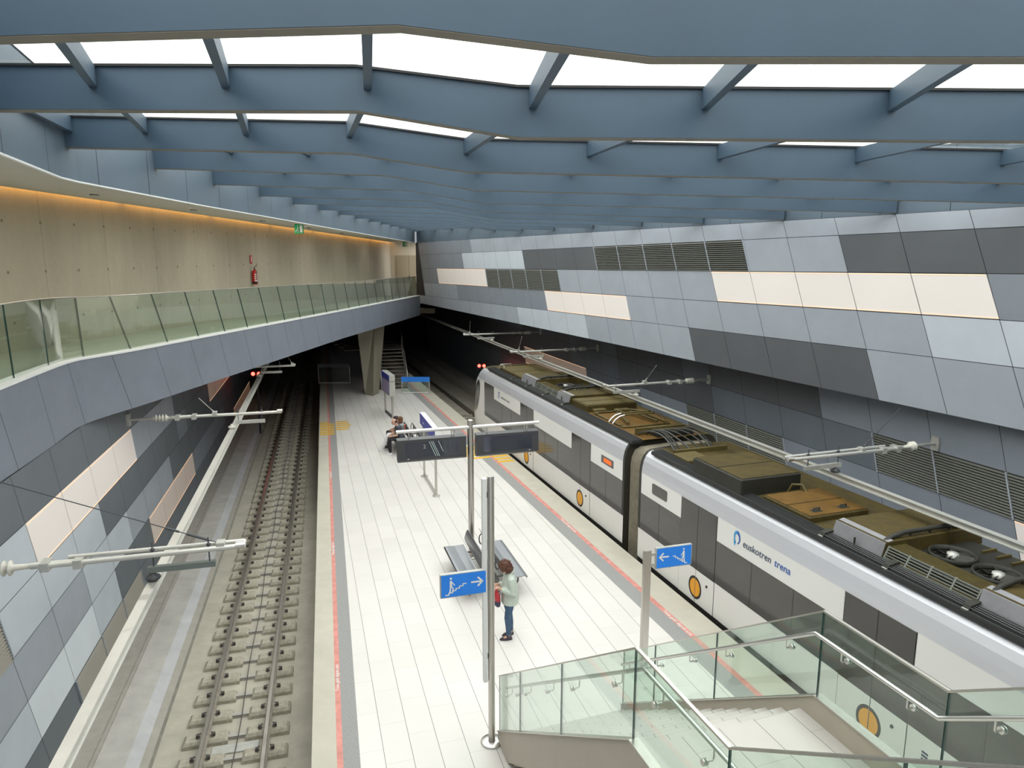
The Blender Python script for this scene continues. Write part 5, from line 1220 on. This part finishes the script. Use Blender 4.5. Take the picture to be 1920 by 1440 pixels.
class Pose:
    """a figure's own axes: f forward, l to its left, z up, from a point on the ground"""
    def __init__(s, x, y, hdg, z=0): a = math.radians(hdg); s.f = Vector((math.sin(a), math.cos(a), 0)); s.l = Vector((-s.f.y, s.f.x, 0)); s.p = Vector((x, y, z))
    def __call__(s, f, l, z): return s.p + s.f*f + s.l*l + Vector((0, 0, z))
def loft(mb, P, rings, n=20, mi=0):
    """closed loft of ellipses: (f, l, z, half depth, half width)"""
    vs = []; fs = []
    for f, l, z, hd, hw in rings:
        for k in range(n): a = 2*math.pi*k/n; vs.append(P(f+hd*math.cos(a), l+hw*math.sin(a), z))
    for r in range(len(rings)-1):
        for k in range(n): fs.append((r*n+k, r*n+(k+1) % n, (r+1)*n+(k+1) % n, (r+1)*n+k))
    fs.append(tuple(range(n-1, -1, -1))); fs.append(tuple(range((len(rings)-1)*n, len(rings)*n)))
    mb.add(vs, fs, mi, True)
def merge(o, vox=.011, sm=4):
    m = o.modifiers.new('one_surface', 'REMESH'); m.mode = 'VOXEL'; m.voxel_size = vox; m.use_smooth_shade = True
    q = o.modifiers.new('soften', 'SMOOTH'); q.iterations = sm; q.factor = .5
    return o
def hand(mb, P, w_, k, dirv, curl, side):
    """palm, four curled fingers of unequal length and a thumb from the side of the palm"""
    d = Vector(dirv).normalized(); up = Vector((0, 0, 1)); sd = d.cross(up).normalized(); nrm = sd.cross(d).normalized(); c = Vector(k)
    mb.tube([Vector(w_), c+d*.01, c+d*.045], [.024, .033, .030], 8)
    for i, (off, L) in enumerate(((-.027, .060), (-.009, .072), (.009, .068), (.026, .052))):
        b = c+d*.045+sd*off; mb.tube([b-d*.015, b+d*L*.5-nrm*curl*.012, b+d*L*.8-nrm*curl*.04, b+d*L*.75-nrm*curl*.06], [.0095, .0092, .0085, .007], 7)
    b = c+d*.005+sd*(-.030*side); mb.tube([b, b+d*.025-sd*.018*side-nrm*.008, b+d*.050-sd*.016*side-nrm*.02], [.012, .0105, .008], 7)
def head(body, P, c, tilt, r=.098):
    """skull, jaw, nose, ears and neck joined into the body; c = centre in figure axes, tilt = bow in degrees"""
    t = math.radians(tilt); F = lambda f, z: (c[0]+f*math.cos(t)+z*math.sin(t), c[2]-f*math.sin(t)+z*math.cos(t))
    def Q(f, l, z): a, b = F(f, z); return P(a, c[1]+l, b)
    rot = Matrix((P.f*math.cos(t)-Vector((0, 0, 1))*math.sin(t), P.l, P.f*math.sin(t)+Vector((0, 0, 1))*math.cos(t))).transposed()
    body.ball(Q(-.008, 0, .018), r*.98, r*.80, r*1.02, 18, rot=rot); body.ball(Q(.028, 0, -.052), r*.66, r*.58, r*.72, 14, rot=rot)
    body.tube([Q(.088, 0, .018), Q(.112, 0, -.022), Q(.09, 0, -.03)], [.010, .015, .012], 8)
    for e in (-1, 1): body.ball(Q(-.005, e*.080, -.008), .022, .009, .03, 8, rot=rot)
    return Q, rot
def face(parent, Q):
    for e in (-1, 1): mb = MB(); mb.ball(Q(.088, e*.031, .012), .011, .014, .009, 8); mb.build('eye', 'eye_dark', parent)
    mb = MB(); mb.tube([Q(.090, -.022, -.062), Q(.098, 0, -.060), Q(.090, .022, -.062)], [.004, .007, .004], 6); mb.build('mouth', 'lip', parent)
def curls(parent, Q, m, spots, seed=1, n=150, r=(.014, .024)):
    rnd = random.Random(seed); mb = MB()
    for (f, l, z, a, b, c_) in spots: mb.ball(Q(f, l, z), a, b, c_, 14)
    for _ in range(n):
        f, l, z, a, b, c_ = rnd.choice(spots); u = rnd.uniform(-1, 1); ph = rnd.uniform(0, 2*math.pi); w_ = math.sqrt(1-u*u); rr = rnd.uniform(*r)
        mb.ball(Q(f+a*w_*math.cos(ph), l+b*w_*math.sin(ph), z+c_*u), rr, rr, rr, 6)
    return merge(mb.build('hair', m, parent), .010, 2)
def shoe(parent, P, f, l, z, m, yaw=0, sole=True, L=.25):
    q = Pose(0, 0, 0); q.f = P.f*math.cos(yaw)+P.l*math.sin(yaw); q.l = P.l*math.cos(yaw)-P.f*math.sin(yaw); q.p = P(f, l, z); mb = MB()
    loft(mb, q, [(.05, 0, .004, L*.50, .040), (.05, 0, .022, L*.51, .043), (.04, 0, .05, L*.42, .037), (.0, 0, .075, .06, .032), (-.01, 0, .095, .045, .034)], 16); return mb.build('shoe', m, parent)
# ---- woman standing beside the sign post, head bowed over her phone
Wm = Pose(-.06, 12.83, -104)
wn = thing('person', 'woman in pale sage jacket and jeans standing with head bowed over her phone', 'person', Wm(0, 0, 0))
b = MB()
for e, ff in ((1, .03), (-1, -.05)):
    b.tube([Wm(ff-.01, e*.085, .06), Wm(ff-.005, e*.085, .25), Wm(ff+.02, e*.088, .46), Wm(.01, e*.09, .68), Wm(-.01, e*.085, .86)], [.036, .050, .052, .072, .085], 12)
    b.tube([Wm(ff-.03, e*.085, .06), Wm(ff+.06, e*.088, .058), Wm(ff+.11, e*.09, .035)], [.033, .030, .018], 8)
loft(b, Wm, [(-.01, 0, .80, .09, .14), (-.01, 0, .90, .11, .165), (0, 0, 1.02, .09, .135), (0, 0, 1.16, .105, .15), (-.01, 0, 1.27, .09, .155), (-.005, 0, 1.33, .05, .08)])
b.tube([Wm(-.005, 0, 1.30), Wm(.02, 0, 1.40), Wm(.05, 0, 1.46)], [.052, .046, .05], 10)
Q, rot = head(b, Wm, (.075, 0, 1.475), 32)
for e in (-1, 1):
    sh, el, wr = Wm(-.005, e*.165, 1.27), Wm(-.02, e*.215, 1.03), Wm(.20, e*.09, 1.09)
    b.tube([Wm(-.005, e*.10, 1.29), sh, sh.lerp(el, .5), el, el.lerp(wr, .5), wr], [.05, .052, .045, .038, .034, .024], 10)
    hand(b, Wm, wr, Wm(.235, e*.07, 1.10), Wm.f*.9+Wm.l*(-e*.4)+Vector((0, 0, .1)), 1.0, e)
body = merge(b.build('body', 'skin', wn), .0075, 3); face(body, Q)
curls(body, Q, 'hair_auburn', [(-.03, 0, .045, .115, .112, .105), (-.055, .0, -.04, .085, .10, .10), (.035, .055, .035, .06, .05, .075), (.035, -.055, .035, .06, .05, .075), (-.02, .085, -.05, .055, .035, .07), (-.02, -.085, -.05, .055, .035, .07)], 3, 170)
mb = MB()
loft(mb, Wm, [(-.02, 0, .745, .165, .205), (-.02, 0, .80, .172, .212), (-.02, 0, .95, .165, .205), (-.015, 0, 1.10, .150, .190), (-.01, 0, 1.22, .135, .190), (-.01, 0, 1.30, .105, .16), (0, 0, 1.345, .075, .085)], 22)
for e in (-1, 1):
    sh, el, wr = Wm(-.005, e*.170, 1.265), Wm(-.03, e*.235, 1.02), Wm(.165, e*.105, 1.08); mb.tube([Wm(0, e*.09, 1.29), sh, sh.lerp(el, .5), el, el.lerp(wr, .5), wr], [.07, .080, .076, .072, .062, .052], 12)
mb.tube([Wm(.05, -.075, 1.345), Wm(-.06, -.06, 1.37), Wm(-.08, 0, 1.375), Wm(-.06, .06, 1.37), Wm(.05, .075, 1.345)], .028, 8)
merge(mb.build('jacket', 'jacket_sage', wn), .011, 4)
mb = MB()
for e, ff in ((1, .03), (-1, -.05)): mb.tube([Wm(ff-.005, e*.085, .10), Wm(ff, e*.086, .28), Wm(ff+.02, e*.088, .46), Wm(.01, e*.09, .68), Wm(-.01, e*.085, .86)], [.050, .060, .064, .083, .095], 12)
loft(mb, Wm, [(-.01, 0, .78, .10, .15), (-.01, 0, .90, .12, .17), (0, 0, .98, .10, .15)]); merge(mb.build('jeans', 'jeans', wn), .011, 4)
for e, ff in ((1, .03), (-1, -.05)): shoe(wn, Wm, ff, e*.088, 0, 'shoe_dark', -e*.12)
mb = MB(); mb.bbox(Fr(*Wm(.325, 0, 0)[:2], -104), -.005, .005, -.035, .035, 1.10, 1.24, .002); mb.center = True
tag(mb.build('mobile_phone', 'phone'), 'dark mobile phone held in the hands of the standing woman', 'phone')
bag = thing('shoulder_bag', 'red and navy bag hanging in front of the standing woman', 'bag', Wm(.24, .02, .72))
mb = MB(); loft(mb, Wm, [(.235, .02, .72, .05, .10), (.24, .02, .76, .065, .125), (.24, .02, .84, .062, .125)], 16); mb.build('bag_base', 'bag_navy', bag)
mb = MB(); loft(mb, Wm, [(.24, .02, .84, .063, .126), (.24, .02, .92, .055, .12), (.235, .02, 1.0, .03, .115)], 16); mb.build('bag_body', 'bag_red', bag)
mb = MB(); mb.tube([Wm(.235, .12, .98), Wm(.20, .16, 1.00), Wm(.215, .14, 1.06), Wm(.235, .08, 1.02)], .008, 6); mb.build('strap', 'bag_navy', bag)
# ---- seated figures on the far bench
def seated(P, label, top_m, leg_m, shoe_m, lean, hair=None, legs_out=0.0, bald=False, arms='thigh', turn=0, tilt=10, tk=1.0, seed=5):
    r = thing('person', label, 'person', P(0, 0, 0)); b = MB(); sz = .56
    L = math.radians(lean); B = lambda u, l, d=0: P(-.02+u*math.sin(L)+d*math.cos(L), l, sz+.03+u*math.cos(L)-d*math.sin(L))
    kn = .43+legs_out*.05; an = kn+legs_out*.28
    for e in (-1, 1):
        b.tube([P(-.02, e*.09, sz+.03), P(kn*.5, e*.115, sz+.035), P(kn, e*.125, sz+.03), P((kn+an)/2+.01, e*.12, .29), P(an, e*.11, .07)], [.085, .078, .056, .052, .036], 12)
        b.tube([P(an-.02, e*.11, .05), P(an+.06, e*.115, .045), P(an+.11, e*.115, .035)], [.034, .030, .018], 8)
    TP = Pose(0, 0, 0); TP.f, TP.l, TP.p = P.f, P.l, P.p
    tors = [(u*tk, a_*(.5+.5*tk), b_*(.5+.5*tk)) for u, a_, b_ in [(0, .10, .165), (.10, .105, .155), (.24, .10, .145), (.38, .11, .165), (.48, .095, .17), (.53, .05, .08)]]
    def tl(mb, grow):
        vs = []; fs = []; n = 20
        for u, hd, hw in tors:
            for k in range(n): a = 2*math.pi*k/n; vs.append(B(u, (hw+grow)*math.sin(a), (hd+grow)*math.cos(a)))
        for q in range(len(tors)-1):
            for k in range(n): fs.append((q*n+k, q*n+(k+1) % n, (q+1)*n+(k+1) % n, (q+1)*n+k))
        fs.append(tuple(range(n-1, -1, -1))); fs.append(tuple(range((len(tors)-1)*n, len(tors)*n))); mb.add(vs, fs, 0, True)
    tl(b, 0)
    hf = .02+(.62*math.sin(L))*tk+.045; hz = sz+.03+.60*math.cos(L)*tk+.05; b.tube([B(.50*tk, 0), B(.60*tk, 0, .01), P(hf-.02, 0, hz-.03)], [.055, .05, .05], 10)
    Q, rot = head(b, P, (hf, 0, hz+.02), tilt); arms_=[]
    for e in (-1, 1):
        sh = B(.46*tk, e*.175*(.4+.6*tk))
        if arms == 'thigh': el, wr = P(.14+.3*math.sin(L)*.6, e*.23, sz+.20), P(.36, e*.10, sz+.155)
        else: el, wr = B(.20, e*.205*(.3+.7*tk), .05), P(.24, e*.11, sz+.14)
        b.tube([B(.47*tk, e*.10), sh, sh.lerp(el, .5), el, el.lerp(wr, .5), wr], [.05, .053, .046, .04, .036, .026], 10); hand(b, P, wr, wr+P.f*.035, P.f+P.l*(-e*.3)-Vector((0, 0, .25)), .8, e); arms_.append((sh, el))
    body = merge(b.build('body', 'skin', r), .009, 3); face(body, Q)
    mb = MB(); tl(mb, .022)
    for (sh, el), e in zip(arms_, (-1, 1)): mb.tube([B(.47*tk, e*.09), sh, sh.lerp(el, .45), sh.lerp(el, .8)], [.065, .072, .066, .062], 12)
    t_ = merge(mb.build('shirt', top_m, r), .011, 3)
    mb = MB()
    for e in (-1, 1): mb.tube([P(-.03, e*.09, sz+.03), P(kn*.5, e*.115, sz+.037), P(kn, e*.125, sz+.032), P((kn+an)/2+.01, e*.12, .30), P(an, e*.11, .10)], [.10, .092, .072, .066, .055], 12)
    loft(mb, P, [(-.03, 0, sz-.035, .11, .17), (-.03, 0, sz+.06, .13, .185), (-.02, 0, sz+.14, .115, .175)]); merge(mb.build('trousers', leg_m, r), .012, 3)
    for e in (-1, 1): shoe(r, P, an-.01, e*.115, 0, shoe_m, -e*.1)
    if bald:
        mb = MB(); 
        for e in (-1, 1): mb.ball(Q(-.045, e*.06, .0), .05, .028, .055, 10, rot=rot)
        mb.ball(Q(-.075, 0, -.01), .035, .065, .055, 12, rot=rot); merge(mb.build('hair', hair, body), .010, 2)
    elif hair: curls(body, Q, hair, [(-.03, 0, .035, .108, .098, .10), (-.065, 0, -.07, .06, .092, .12), (-.02, .075, -.06, .05, .03, .10), (-.02, -.075, -.06, .05, .03, .10)], seed, 90, (.010, .016))
    return r, B, t_
fb = -16.6-90
def seat_at(s, o, hdg): q = BF2(s, o, 0); return Pose(q.x, q.y, hdg)
A_, BA, tA = seated(seat_at(.36, -.50, fb), 'balding man in dark T-shirt and black trousers sitting on the far bench', 'tee_navy', 'trouser_black', 'shoe_white', 17, 'hair_dark', 0, True, 'thigh', tilt=24)
Cc, BC, tC = seated(seat_at(.82, -.47, fb+14), 'brown-haired person in a grey top with red print and white trousers on the far bench', 'tee_grey', 'trouser_white', 'shoe_white', -5, 'hair_brown', .75, False, 'lap', tilt=4, tk=.90)
mb = MB()
for k in range(4):
    z0 = .22+k*.06; ll = (-.075+.02*k, .055+.012*k); vs = [BC(z0, ll[0], -.150), BC(z0, ll[1], -.150), BC(z0+.052, ll[1]-.01, -.150), BC(z0+.052, ll[0]+.01, -.150)]
    mb.hexa(vs, [v+seat_at(0, 0, fb+14).f*.05 for v in vs], 0)
mb.build('back_print', 'print_red', tC)
B_, BB, tB = seated(seat_at(1.36, -.44, fb), 'dark-haired person in a purple top, mostly hidden behind the other two on the far bench', 'top_purple', 'trouser_black', 'shoe_dark', 8, 'hair_dark', 0, False, 'lap', seed=9, tk=.74)
